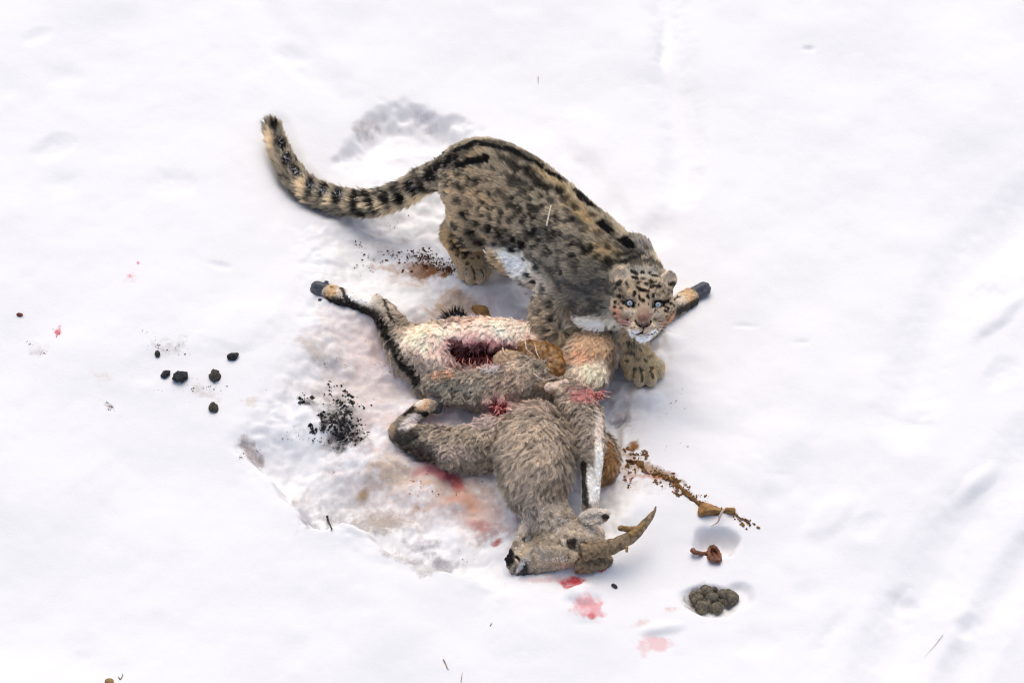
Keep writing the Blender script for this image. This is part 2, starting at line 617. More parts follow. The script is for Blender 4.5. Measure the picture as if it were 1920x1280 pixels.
BLOOD, PINK, BROWN, TAN, BLACKC, GREY = (.55, .03, .04), (.80, .52, .50), (.16, .075, .03), (.52, .42, .30), (.02, .02, .022), (.45, .42, .40)
STAINS_AND_SHADE = [  # px, py, rx, ry, angle, colour, strength; a few entries paint shade
    (780, 880, 260, 130, 15, (.80, .68, .63), .30), (690, 690, 170, 120, 10, (.78, .68, .64), .34), (620, 960, 60, 50, 30, (.52, .50, .50), .5),
    (580, 950, 60, 12, 40, (.46, .46, .50), .5), (760, 1030, 90, 16, 24, (.50, .47, .45), .5), (1180, 900, 90, 40, 20, (.74, .64, .58), .35),  # these greys and the one above paint the lower-left rim's shade
    (800, 880, 190, 90, 10, (.74, .60, .52), .38), (700, 960, 90, 34, -5, (.42, .36, .31), .50), (860, 900, 90, 60, 0, (.66, .50, .40), .50),
    (900, 950, 110, 60, 20, (.76, .56, .50), .50), (740, 880, 60, 30, 0, (.56, .44, .32), .42), (680, 905, 14, 8, 0, (.40, .26, .12), .5), (780, 930, 20, 10, 20, (.45, .28, .16), .42), (850, 930, 26, 12, 0, (.62, .30, .22), .42), (700, 870, 16, 10, 0, (.50, .34, .2), .4), (900, 970, 26, 10, 20, (.55, .22, .18), .4), (640, 610, 80, 60, 20, (.80, .70, .66), .45),
    (720, 660, 80, 70, 0, (.82, .66, .64), .45), (690, 720, 90, 60, 0, (.74, .64, .58), .40), (835, 880, 46, 12, 32, (.55, .06, .06), .55),
    (800, 870, 30, 12, 0, (.75, .3, .28), .5), (800, 895, 14, 14, 0, (.75, .42, .22), .6), (880, 925, 22, 18, 0, (.72, .40, .28), .5),
    (480, 845, 36, 24, 10, (.42, .36, .34), .50), (520, 905, 26, 14, 20, (.34, .25, .16), .55), (515, 825, 16, 8, 20, (.22, .15, .09), .65),
    (640, 785, 54, 60, -10, (.10, .10, .10), .22), (628, 768, 20, 26, 40, (.012, .012, .013), .42), (644, 790, 20, 28, -20, (.012, .012, .013), .5), (656, 818, 34, 16, -10, (.012, .012, .013), .46), (640, 835, 18, 8, 0, (.02, .02, .02), .42), (612, 790, 14, 10, 30, (.02, .02, .02), .4), (575, 752, 18, 12, 10, (.05, .05, .05), .6), (660, 820, 40, 18, 0, (.10, .10, .10), .2),
    (800, 492, 66, 22, 8, (.22, .09, .035), .80), (840, 508, 24, 12, 20, (.26, .13, .04), .8), (745, 490, 50, 26, 0, (.62, .45, .34), .45),
    (770, 520, 70, 24, 0, (.72, .58, .46), .45), (720, 440, 60, 30, 0, (.78, .70, .62), .35), (860, 560, 60, 26, 0, (.60, .46, .34), .50),
    (850, 590, 40, 22, 0, (.50, .38, .28), .4), (1000, 540, 60, 60, 0, (.80, .78, .80), .2),
    (1075, 1095, 28, 12, -8, (.60, .05, .06), .56), (1092, 1146, 38, 30, 0, (.86, .44, .44), .9), (1108, 1162, 10, 7, 0, (.75, .16, .17), .5),
    (1240, 1208, 36, 24, 0, (.89, .64, .62), .8), (1205, 1165, 30, 10, -20, (.84, .70, .64), .5), (1130, 1066, 12, 8, -20, (.75, .12, .1), .8),
    (1020, 1085, 80, 12, 0, (.84, .60, .58), .45), (1260, 1140, 20, 10, 0, (.85, .6, .55), .4),
    (1190, 870, 50, 26, 20, (.48, .33, .22), .62), (1190, 838, 14, 12, 0, (.30, .14, .04), .8), (1250, 900, 50, 18, 30, (.36, .22, .12), .66),
    (1300, 940, 50, 14, 35, (.38, .20, .09), .60), (1370, 965, 46, 12, 32, (.46, .26, .15), .60), (1200, 895, 60, 8, 8, (.55, .2, .1), .5),
    (1165, 775, 18, 10, 0, (.3, .3, .34), .45), (1170, 760, 34, 40, 0, (.62, .58, .56), .35),  # blue-grey patch: thin shadow beside the forepaw, painted on the snow
    (108, 627, 10, 8, 0, (.75, .15, .2), .65), (112, 620, 6, 12, 0, (.8, .25, .3), .5), (72, 655, 24, 18, 0, (.62, .56, .56), .35),
    (205, 763, 26, 10, 25, (.45, .38, .35), .5), (190, 710, 36, 22, 20, (.80, .74, .68), .35), (250, 525, 22, 20, 0, (.86, .66, .66), .3),
    (260, 500, 5, 5, 0, (.8, .2, .2), .6), (243, 524, 5, 5, 0, (.8, .3, .3), .5), (325, 655, 40, 22, 0, (.58, .55, .53), .35),
    (380, 740, 60, 16, 20, (.70, .62, .56), .35), (470, 760, 40, 16, 10, (.76, .66, .55), .4), (590, 660, 36, 18, 10, (.62, .55, .46), .40),
    (705, 225, 56, 14, -22, (.70, .62, .58), .42), (740, 228, 26, 8, 0, (.55, .48, .46), .4), (790, 215, 40, 16, 10, (.66, .62, .66), .35),
    (790, 1000, 60, 24, 0, (.52, .50, .52), .45), (830, 1030, 50, 22, 0, (.50, .48, .50), .5), (800, 1075, 30, 14, 10, (.55, .50, .46), .5),
    (870, 1070, 44, 12, 0, (.60, .55, .52), .45), (920, 990, 40, 22, -20, (.45, .34, .33), .5), (930, 1000, 14, 7, -20, (.5, .12, .09), .6),
    (740, 1045, 60, 10, 22, (.55, .50, .46), .4), (970, 980, 60, 40, 0, (.80, .66, .64), .3), (950, 660, 260, 120, 10, (.74, .52, .48), .38),
    (820, 780, 70, 40, 0, (.80, .6, .58), .4), (750, 790, 60, 30, 0, (.78, .62, .58), .4), (660, 700, 180, 100, 20, (.80, .74, .70), .28),
    (620, 900, 80, 50, 10, (.74, .70, .66), .35), (560, 940, 40, 30, 30, (.80, .78, .78), .3), (1330, 1115, 44, 24, 5, (.30, .27, .22), .5)]


GRID = {}


def hgrid(x, y):
    xs, ys, Z = GRID['xs'], GRID['ys'], GRID['Z']
    i = np.clip(np.searchsorted(xs, x) - 1, 0, len(xs) - 2)
    j = np.clip(np.searchsorted(ys, y) - 1, 0, len(ys) - 2)
    a = (x - xs[i]) / (xs[i + 1] - xs[i])
    b = (y - ys[j]) / (ys[j + 1] - ys[j])
    return (Z[j, i] * (1 - a) + Z[j, i + 1] * a) * (1 - b) + (Z[j + 1, i] * (1 - a) + Z[j + 1, i + 1] * a) * b


def build_snow():
    xs = axis(-2.1, 2.1, 0.0072, 55.0)
    ys = axis(-1.85, 1.95, 0.0072, 55.0)
    X, Y = np.meshgrid(xs, ys)
    Z = height(X, Y)
    GRID.update(xs=xs, ys=ys, Z=Z)
    V = np.stack([X.ravel(), Y.ravel(), Z.ravel()], 1)
    nx, ny = len(xs), len(ys)
    i = np.arange((ny - 1) * (nx - 1))
    r, c = i // (nx - 1), i % (nx - 1)
    a = r * nx + c
    F = np.stack([a, a + 1, a + nx + 1, a + nx], 1)
    me = bpy.data.meshes.new('snow_ground')
    me.vertices.add(len(V))
    me.vertices.foreach_set('co', V.ravel().astype(np.float32))
    me.loops.add(F.size)
    me.loops.foreach_set('vertex_index', F.ravel().astype(np.int32))
    me.polygons.add(len(F))
    me.polygons.foreach_set('loop_start', np.arange(0, F.size, 4, dtype=np.int32))
    me.polygons.foreach_set('loop_total', np.full(len(F), 4, dtype=np.int32))
    me.polygons.foreach_set('use_smooth', np.ones(len(F), dtype=bool))
    me.update(calc_edges=True)
    p0 = V.copy()
    p0[:, 2] = 0
    u, v = proj(p0)
    n1 = fbm(p0 * 9, 3, 41)
    n2 = fbm(p0 * 30, 3, 43)
    acc = np.zeros((len(V), 3))
    al = np.zeros(len(V))
    for q in sorted(STAINS_AND_SHADE, key=lambda t: -t[2] * t[3]):
        big = q[2] > 60
        d = ell_falloff(u, v, q) + (0.35 if big else 0.75) * n1 + (0.15 if big else 0.55) * n2
        w = min(1.0, 1.55 * q[6]) * sstep(1.25, 0.1, d)
        acc = acc * (1 - w)[:, None] + np.array(q[5]) * w[:, None]
        al = al + w * (1 - al)
    rgb = acc / np.maximum(al, 1e-4)[:, None]
    set_col(me, np.concatenate([rgb, al[:, None]], 1))
    o = obj('snow_ground', me, M_SNOW)
    o['kind'] = 'structure'
    o['label'] = 'white snow slope, trampled and stained around the carcass'
    return o


build_snow()


def gz(px, py):
    """A point on the snow seen at pixel (px, py)."""
    z = 0.0
    for _ in range(4):
        p = P(px, py, z)
        z = float(hgrid(p[0:1], p[1:2])[0])
    return P(px, py, z)


# ------------------------------------------------------------------ coats: colour marks and hair
class Painter:
    """Colour marks that sit at points of a surface in space."""

    def __init__(self, V, F):
        self.bvh = BVHTree.FromPolygons(V.tolist(), F.tolist())
        self.marks = []

    def hit(self, px, py):
        q = P(px, py, 0.0)
        d = Vector(norm(q - CAM))
        loc, n, i, t = self.bvh.ray_cast(Vector(CAM), d)
        if loc is None:
            loc, n, i, t = self.bvh.find_nearest(Vector(P(px, py, 0.25)))
        return np.array(loc)

    def spot(self, px, py, rx, ry, ang, col, s=1.0, soft=0.5, deep=0.07):
        self.marks.append(('e', self.hit(px, py), rx / PXM, ry / PXM, R(ang), np.array(col), s, soft, deep))

    def line(self, pts, w, col, s=1.0, soft=0.5, deep=0.06):
        L = np.array([self.hit(*p) for p in pts])
        self.marks.append(('l', L, w / PXM, col, s, soft, deep))

    def ring(self, px, py, rx, ry, w, col, s=1.0):
        self.marks.append(('r', self.hit(px, py), rx / PXM, ry / PXM, w / PXM, np.array(col), s))

    def apply(self, p, rgb, wob):
        for m in self.marks:
            if m[0] == 'e':
                _, c, rx, ry, an, col, s, soft, deep = m
                sel = np.where(((p - c) ** 2).sum(1) < (1.5 * max(rx, ry, deep)) ** 2)[0]
                if not len(sel):
                    continue
                d = p[sel] - c
                a, b, e = d @ RIGHT, -(d @ UP), d @ TOCAM
                ca, sa = math.cos(an), math.sin(an)
                r = np.sqrt(((a * ca + b * sa) / rx) ** 2 + ((-a * sa + b * ca) / ry) ** 2 + (e / deep) ** 2) + wob[sel]
                w = s * sstep(1.0 + soft * 0.5, 1.0 - soft, r)
            elif m[0] == 'l':
                _, L, w0, col, s, soft, deep = m
                lo, hi = L.min(0) - 3 * w0, L.max(0) + 3 * w0
                sel = np.where(((p > lo) & (p < hi)).all(1))[0]
                if not len(sel):
                    continue
                q = p[sel]
                dm = np.full(len(q), 9.0)
                for a, b in zip(L[:-1], L[1:]):
                    e = b - a
                    t = np.clip((q - a) @ e / (e @ e), 0, 1)
                    dm = np.minimum(dm, np.linalg.norm(q - a - t[:, None] * e, axis=1))
                w = s * sstep(1.0 + soft * 0.5, 1.0 - soft, dm / w0 + wob[sel])
                col = np.array(col)
            else:
                _, c, rx, ry, wd, col, s = m
                sel = np.where(((p - c) ** 2).sum(1) < (2.5 * max(rx, ry)) ** 2)[0]
                if not len(sel):
                    continue
                d = p[sel] - c
                a, b = d @ RIGHT, -(d @ UP)
                r = np.sqrt((a / rx) ** 2 + (b / ry) ** 2) + 0.5 * wob[sel]
                gap = 0.55 + 0.45 * np.sin(3 * np.arctan2(b, a) + c[0] * 90)
                w = s * gap * sstep(1.3 * wd / min(rx, ry), 0.3 * wd / min(rx, ry), np.abs(r - 1))
            rgb[sel] = rgb[sel] * (1 - w)[:, None] + col * w[:, None]
        return rgb


def make_fur(name, V, F, N, n, weight, length, flow, color, lift, parent, clump_n=4000, clump=0.6, wave=0.0,
             radius=(0.0011, 0.0003), jitter=0.25, seed=1, sag=0.0, K=5, wavefreq=40, tone=0.16):
    rng = np.random.default_rng(seed)
    T = np.concatenate([F[:, [0, 1, 2]], F[:, [0, 2, 3]]])
    ar = 0.5 * np.linalg.norm(np.cross(V[T[:, 1]] - V[T[:, 0]], V[T[:, 2]] - V[T[:, 0]]), axis=1)
    ctr = V[T].mean(1)
    ar = ar * weight(ctr, norm(N[T].sum(1)))
    pr = ar / ar.sum()

    def sample(m):
        ti = rng.choice(len(T), m, p=pr)
        a, b = rng.random(m), rng.random(m)
        sw = a + b > 1
        a[sw], b[sw] = 1 - a[sw], 1 - b[sw]
        w = np.stack([1 - a - b, a, b], 1)
        return (V[T[ti]] * w[..., None]).sum(1), norm((N[T[ti]] * w[..., None]).sum(1))

    root, nr = sample(n)
    cr, cn = sample(clump_n)
    kd = KDTree(clump_n)
    for i, q in enumerate(cr):
        kd.insert(q, i)
    kd.balance()
    find = kd.find
    cid = np.fromiter((find(q)[1] for q in root.tolist()), dtype=np.int64, count=n)
    # guide shapes of the clumps
    fl = flow(cr, cn)
    fl = norm(fl - cn * (fl * cn).sum(1, keepdims=True))
    cj = rng.normal(0, jitter, (clump_n, 3))
    L = length(cr) * (0.85 + 0.3 * rng.random(clump_n))
    lf = lift(cr) if callable(lift) else lift * np.ones(clump_n)
    d0 = norm(cn * lf[:, None] + fl * (1 - lf)[:, None] + cj)
    ts = np.linspace(0, 1, K)
    G = np.zeros((clump_n, K, 3))
    for k in range(1, K):
        dk = norm(d0 + fl * (0.6 * ts[k]) + np.array((0, 0, -sag * ts[k])))
        G[:, k] = G[:, k - 1] + dk * (L / (K - 1))[:, None]
    if wave:
        ph = rng.random(clump_n) * 6.28
        side = norm(np.cross(cn, fl))
        for k in range(K):
            G[:, k] += side * (wave * np.sin(ph + ts[k] * wavefreq * 0.16) * ts[k])[:, None]
    sc = (0.75 + 0.5 * rng.random(n))
    pts = root[:, None, :] + G[cid] * sc[:, None, None]
    pull = (cr[cid] - root)
    pts += pull[:, None, :] * (clump * ts ** 1.3)[None, :, None]
    pts += rng.normal(0, 0.05, (n, 1, 3)) * ts[None, :, None] * (L[cid] * sc)[:, None, None] * 1.6
    pts -= nr[:, None, :] * 0.001
    rgb = color(pts[:, 3] - nr * 0.004)
    soft = 1 - 0.8 * sstep(.3, .75, rgb.mean(1))
    rgb = rgb * 1.22 * (1 + soft * 0.30 * (rng.random(n) - .5))[:, None] * (1 + soft * 2 * tone * (rng.random(clump_n)[cid] - .5))[:, None]
    cu = bpy.data.hair_curves.new(name)
    cu.add_curves([K] * n)
    cu.points.foreach_set('position', pts.astype(np.float32).ravel())
    rad = np.tile(radius[0] + (radius[1] - radius[0]) * ts ** 1.5, (n, 1)).astype(np.float32)
    cu.points.foreach_set('radius', rad.ravel())
    at = cu.attributes.new('col', 'FLOAT_COLOR', 'CURVE')
    c4 = np.ones((n, 4), dtype=np.float32)
    c4[:, :3] = np.clip(rgb, 0, 1)
    at.data.foreach_set('color', c4.ravel())
    cu.materials.append(M_FUR)
    o = bpy.data.objects.new(name, cu)
    COL.objects.link(o)
    attach(o, parent)
    return o


# ------------------------------------------------------------------ the snow leopard
def build_leopard():
    root = empty('snow_leopard', tuple(P(1010, 560, 0.0)))
    tag(root, 'grey spotted snow leopard crouching over the carcass, staring at the viewer', 'snow leopard')
    lo = np.array((-1.0, -0.35, -0.08))
    hi = np.array((0.75, 1.05, 0.62))
    f = Field(lo, hi, 0.0055)
    J = lambda px, py, z, r: (P(px, py, z), r)
    # trunk
    f.chain([J(868, 322, .36, .095), J(908, 328, .385, .128), J(962, 356, .375, .138), J(1018, 404, .36, .146),
             J(1072, 454, .35, .150), J(1118, 486, .35, .140), J(1160, 512, .37, .105), J(1192, 540, .38, .085)], k=.03, n=4)
    f.ell(P(1060, 492, .28), (.13, .12, .13), k=.06)
    f.ell(P(985, 420, .29), (.12, .11, .11), k=.06)
    f.ell(P(962, 474, .25), (.095, .075, .075), k=.04)         # belly fur
    f.ell(P(1000, 500, .235), (.075, .07, .07), k=.04)
    f.ell(P(1130, 540, .28), (.10, .10, .11), k=.06)          # breast
    f.ell(P(1118, 585, .25), (.085, .06, .06), k=.05)
    # shoulder blades
    f.cap(P(1124, 468, .455), P(1100, 500, .40), .055, .075, k=.025)
    f.ell(P(1196, 474, .42), (.050, .06, .06), k=.045)
    f.cap(P(1170, 490, .40), P(1205, 520, .40), .085, .08, k=.04)
    # tail
    f.chain([J(872, 310, .37, .06), J(832, 326, .34, .050), J(795, 340, .24, .038), J(745, 368, .14, .034), J(690, 382, .07, .033),
             J(625, 374, .04, .032), J(572, 352, .03, .031), J(538, 312, .04, .027), J(519, 268, .065, .021), J(510, 236, .09, .010)], k=.03, n=5)
    # near hind leg
    f.cap(P(876, 352, .38), P(948, 424, .345), .100, .076, k=.012)
    f.ell(P(896, 400, .30), (.115, .10, .105), k=.02)
    f.cap(P(948, 432, .29), P(876, 434, .185), .070, .062, k=.03)
    f.chain([J(880, 430, .18, .060), J(858, 436, .14, .048), J(864, 460, .09, .044), J(880, 484, .045, .048)], k=.03)
    f.ell(P(886, 494, .025), (.056, .058, .042), k=.03)
    for dx, dy in ((-18, 9), (-5, 18), (11, 17), (24, 6)):
        f.ell(P(887 + dx, 500 + dy, .020), (.021, .032, .030), k=.001)
    # far hind leg
    f.cap(P(925, 400, .28), P(950, 440, .20), .09, .05, k=.04)
    f.chain([J(945, 440, .2, .05), J(922, 462, .09, .020), J(940, 490, .03, .015), J(956, 512, -.005, .016)], k=.03)
    # near foreleg
    f.cap(P(1088, 505, .345), P(1046, 550, .255), .095, .060, k=.03)
    f.chain([J(1048, 545, .24, .068), J(1032, 578, .185, .058), J(1030, 610, .14, .052), J(1050, 630, .115, .048)], k=.03)
    f.ell(P(1060, 634, .11), (.050, .042, .036), k=.03)
    for dx, dy in ((-12, 8), (2, 11), (15, 10), (26, 3)):
        f.ell(P(1064 + dx, 636 + dy, .10), (.017, .024, .022), k=.007)
    # far foreleg
    f.cap(P(1178, 520, .30), P(1176, 600, .18), .085, .052, k=.04)
    f.chain([J(1176, 598, .18, .056), J(1180, 640, .10, .054), J(1192, 670, .05, .052)], k=.03)
    f.ell(P(1204, 682, .03), (.064, .058, .042), k=.03)
    for dx, dy in ((-24, 8), (-6, 21), (14, 20), (29, 5)):
        f.ell(P(1206 + dx, 686 + dy, .024), (.024, .038, .036), k=.001)
    # head
    roll = R(-3)
    hx = RIGHT * math.cos(roll) + UP * math.sin(roll)
    hy = -RIGHT * math.sin(roll) + UP * math.cos(roll)
    hz = TOCAM
    HC = P(1207, 563, .41)
    rot = np.array((hx, hy, hz))
    H = lambda x, y, z: HC + x * hx + y * hy + z * hz
    f.ell(H(0, .012, -.03), (.100, .082, .10), rot, k=.03)
    for s in (-1, 1):
        f.ell(H(s * .062, -.034, -.005), (.052, .052, .06), rot, k=.03)
        f.ell(H(s * .046, .016, .052), (.032, .016, .024), rot, k=.016)       # brow
        f.ell(H(s * .050, -.048, .045), (.030, .028, .030), rot, k=.02)       # cheekbone
        f.cap(H(s * .055, -.06, .0), H(s * .022, -.112, .05), .038, .026, k=.025)
    f.ell(H(0, -.075, .06), (.042, .045, .058), rot, k=.025)
    f.cap(H(0, .012, .060), H(0, -.066, .118), .025, .020, k=.018)            # bridge of the nose
    for s in (-1, 1):
        f.ell(H(s * .020, -.099, .100), (.026, .020, .026), rot, k=.010)      # whisker pads
    f.ell(H(0, -.088, .120), (.018, .013, .014), rot, k=.006)
    f.ell(H(0, -.130, .078), (.024, .017, .026), rot, k=.010)                 # chin
    for s in (-1, 1):                                                        # eye sockets
        f.ell(H(s * .052, -.014, .086), (.019, .0125, .022), rot, k=.006, sub=True)
    for s in (-1, 1):
        f.ell(H(s * .055, .050, -.01), (.045, .030, .05), rot, k=.03)
    for s in (-1, 1):                                                        # ears
        ec = H(s * .088, .084 - (0.004 if s > 0 else 0), .0)
        ax = norm(hx * 0.55 * s + hy * 0.8)
        az = norm(hz + 0.35 * s * hx)
        ax = norm(ax - az * (ax @ az))
        ay = np.cross(az, ax)
        rr = np.array((ay, ax, az))
        f.cap(ec - .03 * ax - .02 * az, ec, .026, .026, k=.015)
        f.ell(ec, (.031, .035, .018), rr, k=.010)
        f.ell(ec + ax * .002 + az * .019, (.025, .029, .020), rr, k=.005, sub=True)
    V, F = f.mesh(2)
    N = vnormals(V, F)
    pt = Painter(V, F)
    DK = (.011, .010, .0095)
    GR = (.10, .095, .088)
    CREAM, WHITE, TANF = (.72, .63, .47), (.86, .82, .75), (.56, .44, .27)
    # broad areas of the coat
    pt.spot(965, 492, 62, 30, 32, WHITE, .97, .4, .14)
    pt.spot(1010, 535, 40, 22, 40, (.70, .64, .55), .8, .6, .12)
    pt.spot(1110, 608, 80, 16, 6, WHITE, .95, .5, .12)
    pt.spot(1050, 600, 50, 16, 15, (.80, .72, .62), .7, .6, .1)
    pt.spot(1150, 590, 26, 40, 10, (.72, .68, .60), .7, .6, .1)
    pt.spot(880, 490, 40, 34, 30, TANF, .8, .6, .1)
    pt.spot(848, 400, 24, 60, -5, (.72, .60, .42), .7, .7, .1)
    pt.spot(846, 452, 22, 40, -25, (.66, .50, .28), .7, .6, .1)
    pt.spot(930, 492, 10, 26, -35, (.50, .37, .20), .8, .5, .05)
    pt.spot(954, 514, 14, 14, -35, (.46, .33, .18), .8, .5, .05)
    pt.spot(1030, 600, 34, 54, 0, (.60, .50, .36), .75, .6, .1)
    pt.spot(1070, 632, 34, 16, 0, (.52, .41, .24), .7, .6, .1)
    pt.spot(1200, 680, 56, 44, 20, (.56, .45, .28), .9, .5, .12)
    pt.spot(1180, 640, 30, 30, 0, (.60, .50, .34), .8, .6, .1)
    pt.spot(1035, 335, 60, 14, 40, (.50, .39, .22), .6, .8, .1)
    pt.spot(1090, 400, 60, 16, 45, (.52, .38, .19), .65, .8, .1)
    pt.spot(1130, 470, 34, 18, 10, (.62, .49, .29), .8, .7, .08)
    pt.spot(880, 300, 26, 10, -50, (.55, .43, .25), .7, .7, .08)
    pt.spot(965, 425, 20, 26, 0, (.50, .42, .31), .5, .7, .08)
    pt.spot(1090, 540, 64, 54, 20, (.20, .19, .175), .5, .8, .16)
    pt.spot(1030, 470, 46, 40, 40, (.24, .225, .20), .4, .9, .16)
    pt.spot(1200, 455, 16, 30, -40, (.34, .32, .31), .6, .8, .1)
    pt.spot(1205, 512, 40, 12, 0, (.50, .48, .44), .7, .7, .08)
    pt.spot(892, 398, 84, 74, 20, (.60, .475, .315), .6, .5, .16)
    pt.spot(930, 420, 50, 34, 20, (.50, .43, .33), .5, .6, .12)
    # tail: pale below, dark bands above
    for px, py, rx, ry, an in ((560, 372, 40, 14, 25), (640, 398, 50, 14, 6), (720, 400, 50, 12, -6), (518, 320, 12, 40, -18), (505, 262, 10, 30, -8), (780, 372, 30, 10, -20)):
        pt.spot(px, py, rx, ry, an, (.76, .66, .49), .85, .6, .12)
    for px, py, rx, ry, an in ((526, 270, 11, 12, 0), (538, 300, 9, 15, -25), (556, 325, 8, 12, -30), (581, 350, 8, 20, 10), (604, 360, 8, 18, 20),
                               (632, 368, 9, 17, 10), (663, 375, 7, 19, 0), (691, 376, 8, 22, -28), (722, 374, 11, 13, -20), (746, 368, 10, 14, -20),
                               (770, 352, 12, 12, 0), (790, 346, 9, 14, -20), (806, 328, 12, 10, -20), (750, 388, 5, 8, 0), (842, 300, 16, 10, -25),
                               (678, 400, 7, 7, 0), (714, 404, 7, 6, 0), (820, 312, 9, 8, 0), (512, 232, 6, 9, 0)):
        pt.spot(px, py, rx * 1.15, ry * 1.35, an, DK, .95, .5, .06)
    # spine stripe, painted crease shade and rows of blotches
    for L, w in (([(858, 282), (876, 275), (890, 269)], 9), ([(905, 271), (925, 276), (944, 279), (965, 286), (982, 295), (998, 303), (1012, 311)], 7.5),
                 ([(1026, 322), (1038, 328), (1050, 336)], 9), ([(1080, 360), (1094, 374), (1106, 384)], 10), ([(862, 310), (884, 303), (908, 297)], 7),
                 ([(1126, 420), (1140, 434)], 10), ([(1166, 450), (1182, 460)], 8), ([(960, 264), (985, 278)], 3)):
        pt.line(L, w * 1.3, DK, 1.0, .4)
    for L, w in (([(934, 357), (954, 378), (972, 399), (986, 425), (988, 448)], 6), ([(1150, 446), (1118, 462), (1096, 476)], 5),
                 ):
        pt.line(L, w, DK, .55, .8)  # haunch and shoulder creases: dark fur with shade painted in
    for px, py, rx, ry, an, s in ((944, 297, 12, 7, 15, .8), (965, 311, 11, 7, 25, .8), (987, 320, 13, 8, 25, .9), (1006, 338, 13, 8, 35, .9), (1023, 351, 10, 7, 20, .8),
                                  (1047, 358, 11, 8, 30, .95), (1055, 372, 10, 8, 30, .8), (1030, 376, 8, 7, 0, .7), (1109, 404, 9, 6, 10, .8), (1076, 388, 10, 7, 30, .8),
                                  (1085, 420, 9, 7, 0, .6), (840, 303, 13, 9, -30, .85), (1140, 492, 14, 10, 0, .9), (1118, 480, 8, 4, -30, .8), (1104, 470, 7, 4, -30, .7),
                                  (1160, 478, 9, 6, 20, .8), (1178, 474, 8, 3, -20, .9), (1186, 484, 10, 3, -20, .9), (1198, 478, 8, 3, -20, .8), (1170, 490, 9, 4, -20, .9),
                                  (1210, 490, 6, 4, 0, .8), (1212, 466, 6, 4, 50, .8), (1222, 484, 6, 4, 60, .7), (1020, 420, 9, 8, 0, .5), (1000, 390, 10, 8, 0, .5), (1045, 440, 10, 8, 0, .5), (1000, 440, 10, 10, 0, .5),
                                  (1020, 470, 9, 8, 0, .5), (1090, 450, 10, 8, 0, .5), (985, 350, 10, 8, 0, .45), (960, 340, 9, 8, 0, .45), (1120, 440, 8, 6, 0, .6),
                                  (891, 340, 7, 7, 0, .8), (869, 403, 9, 8, 0, .95), (881, 436, 9, 8, 0, .95), (891, 419, 8, 6, 0, .9), (913, 427, 11, 9, 0, .95), (934, 437, 8, 8, 0, .9),
                                  (898, 455, 9, 7, 20, .95), (927, 457, 7, 6, 0, .9), (943, 454, 6, 6, 0, .8), (960, 466, 6, 6, 0, .85), (977, 458, 7, 7, 0, .8), (851, 423, 7, 8, 0, .8),
                                  (848, 441, 5, 5, 0, .8), (865, 447, 6, 4, 20, .9), (851, 458, 6, 3, 30, .9), (860, 467, 7, 3, 20, .9), (882, 470, 8, 4, -30, .9), (868, 474, 6, 2.5, 10, .8),
                                  (856, 376, 7, 7, 0, .8), (880, 385, 7, 6, 0, .7), (990, 480, 7, 7, 0, .6), (1005, 500, 7, 6, 0, .6), (870, 482, 4, 3, 0, .7), (1016, 545, 6, 8, 0, .7),
                                  (1190, 650, 7, 5, 0, .7), (1178, 643, 6, 5, 0, .8), (1195, 672, 6, 4, 0, .5), (1175, 660, 5, 4, 0, .6), (1218, 668, 5, 4, 0, .5), (1062, 625, 6, 9, -20, .8),
                                  (1040, 632, 8, 5, 20, .7), (1048, 610, 6, 10, 0, .8)):
        pt.spot(px, py, rx * 1.3, ry * 1.3, an, DK, s, .8, .05)
    srng = np.random.default_rng(77)
    for _ in range(120):
        px, py = srng.uniform(835, 1180), srng.uniform(270, 620)
        a = (py - (300 + (px - 870) * .62))
        if -20 < a < 150 and px + .4 * (py - 400) > 975 and not (1085 < px < 1145 and 480 < py < 600):
            pt.spot(px, py, srng.uniform(5, 10), srng.uniform(4, 7.5), srng.uniform(0, 90), DK, srng.uniform(.5, .95), .5, .045)
    for px, py in ((872, 478), (884, 484), (876, 494), (896, 482), (858, 478), (1186, 662), (1200, 655), (1210, 676), (1222, 690), (1190, 690), (1176, 676), (1204, 694)):
        pt.spot(px, py, 4.5, 3.5, 20, (.03, .025, .02), .75, .6, .04)
    for _ in range(48):
        px, py = srng.uniform(860, 1120), srng.uniform(300, 500)
        a = (py - (300 + (px - 870) * .62))
        if 15 < a < 120 and px + .4 * (py - 400) > 930:
            pt.ring(px, py, srng.uniform(11, 16), srng.uniform(9, 13), 5, DK, srng.uniform(.6, .95))
    for px, py, rx, ry, an in ((846, 452, 8, 3.5, 25), (856, 462, 9, 3.5, 20), (866, 456, 8, 3.5, 20), (862, 472, 8, 3, 15), (878, 470, 9, 4.5, -35), (848, 466, 6, 3, 30), (872, 462, 7, 3, 10)):
        pt.spot(px, py, rx, ry, an, DK, .9, .5, .05)
    # dark clefts between the toes
    for L in ([(890, 524), (889, 510), (884, 500)], [(874, 516), (874, 504)], [(906, 519), (902, 506)], [(1204, 714), (1203, 700), (1200, 690)], [(1224, 708), (1219, 694)], [(1188, 706), (1189, 694)]):
        pt.line(L, 2.6, (.05, .04, .03), .8, .5)
    for px, py, rx, ry, w in ((866, 337, 10, 15, 5), (905, 368, 12, 13, 5), (927, 400, 12, 12, 5), (1024, 582, 11, 15, 5), (1032, 612, 12, 10, 5), (945, 420, 11, 12, 5),
                              (1000, 365, 14, 12, 5), (1055, 405, 14, 12, 5), (960, 380, 12, 10, 4), (975, 330, 13, 9, 4), (905, 395, 11, 10, 4)):
        pt.ring(px, py, rx, ry, w, DK, .8)
    # face
    face = lambda px, py, rx, ry, an, c, s=1.0, so=.5: pt.spot(px, py, rx * 1.12, ry * 1.12, an, c, s, so, .05 if rx < 20 else .15)
    face(1207, 575, 66, 52, 0, (.47, .38, .275), .82, .5)
    face(1160, 592, 16, 26, -15, (.56, .36, .26), .42, .9)
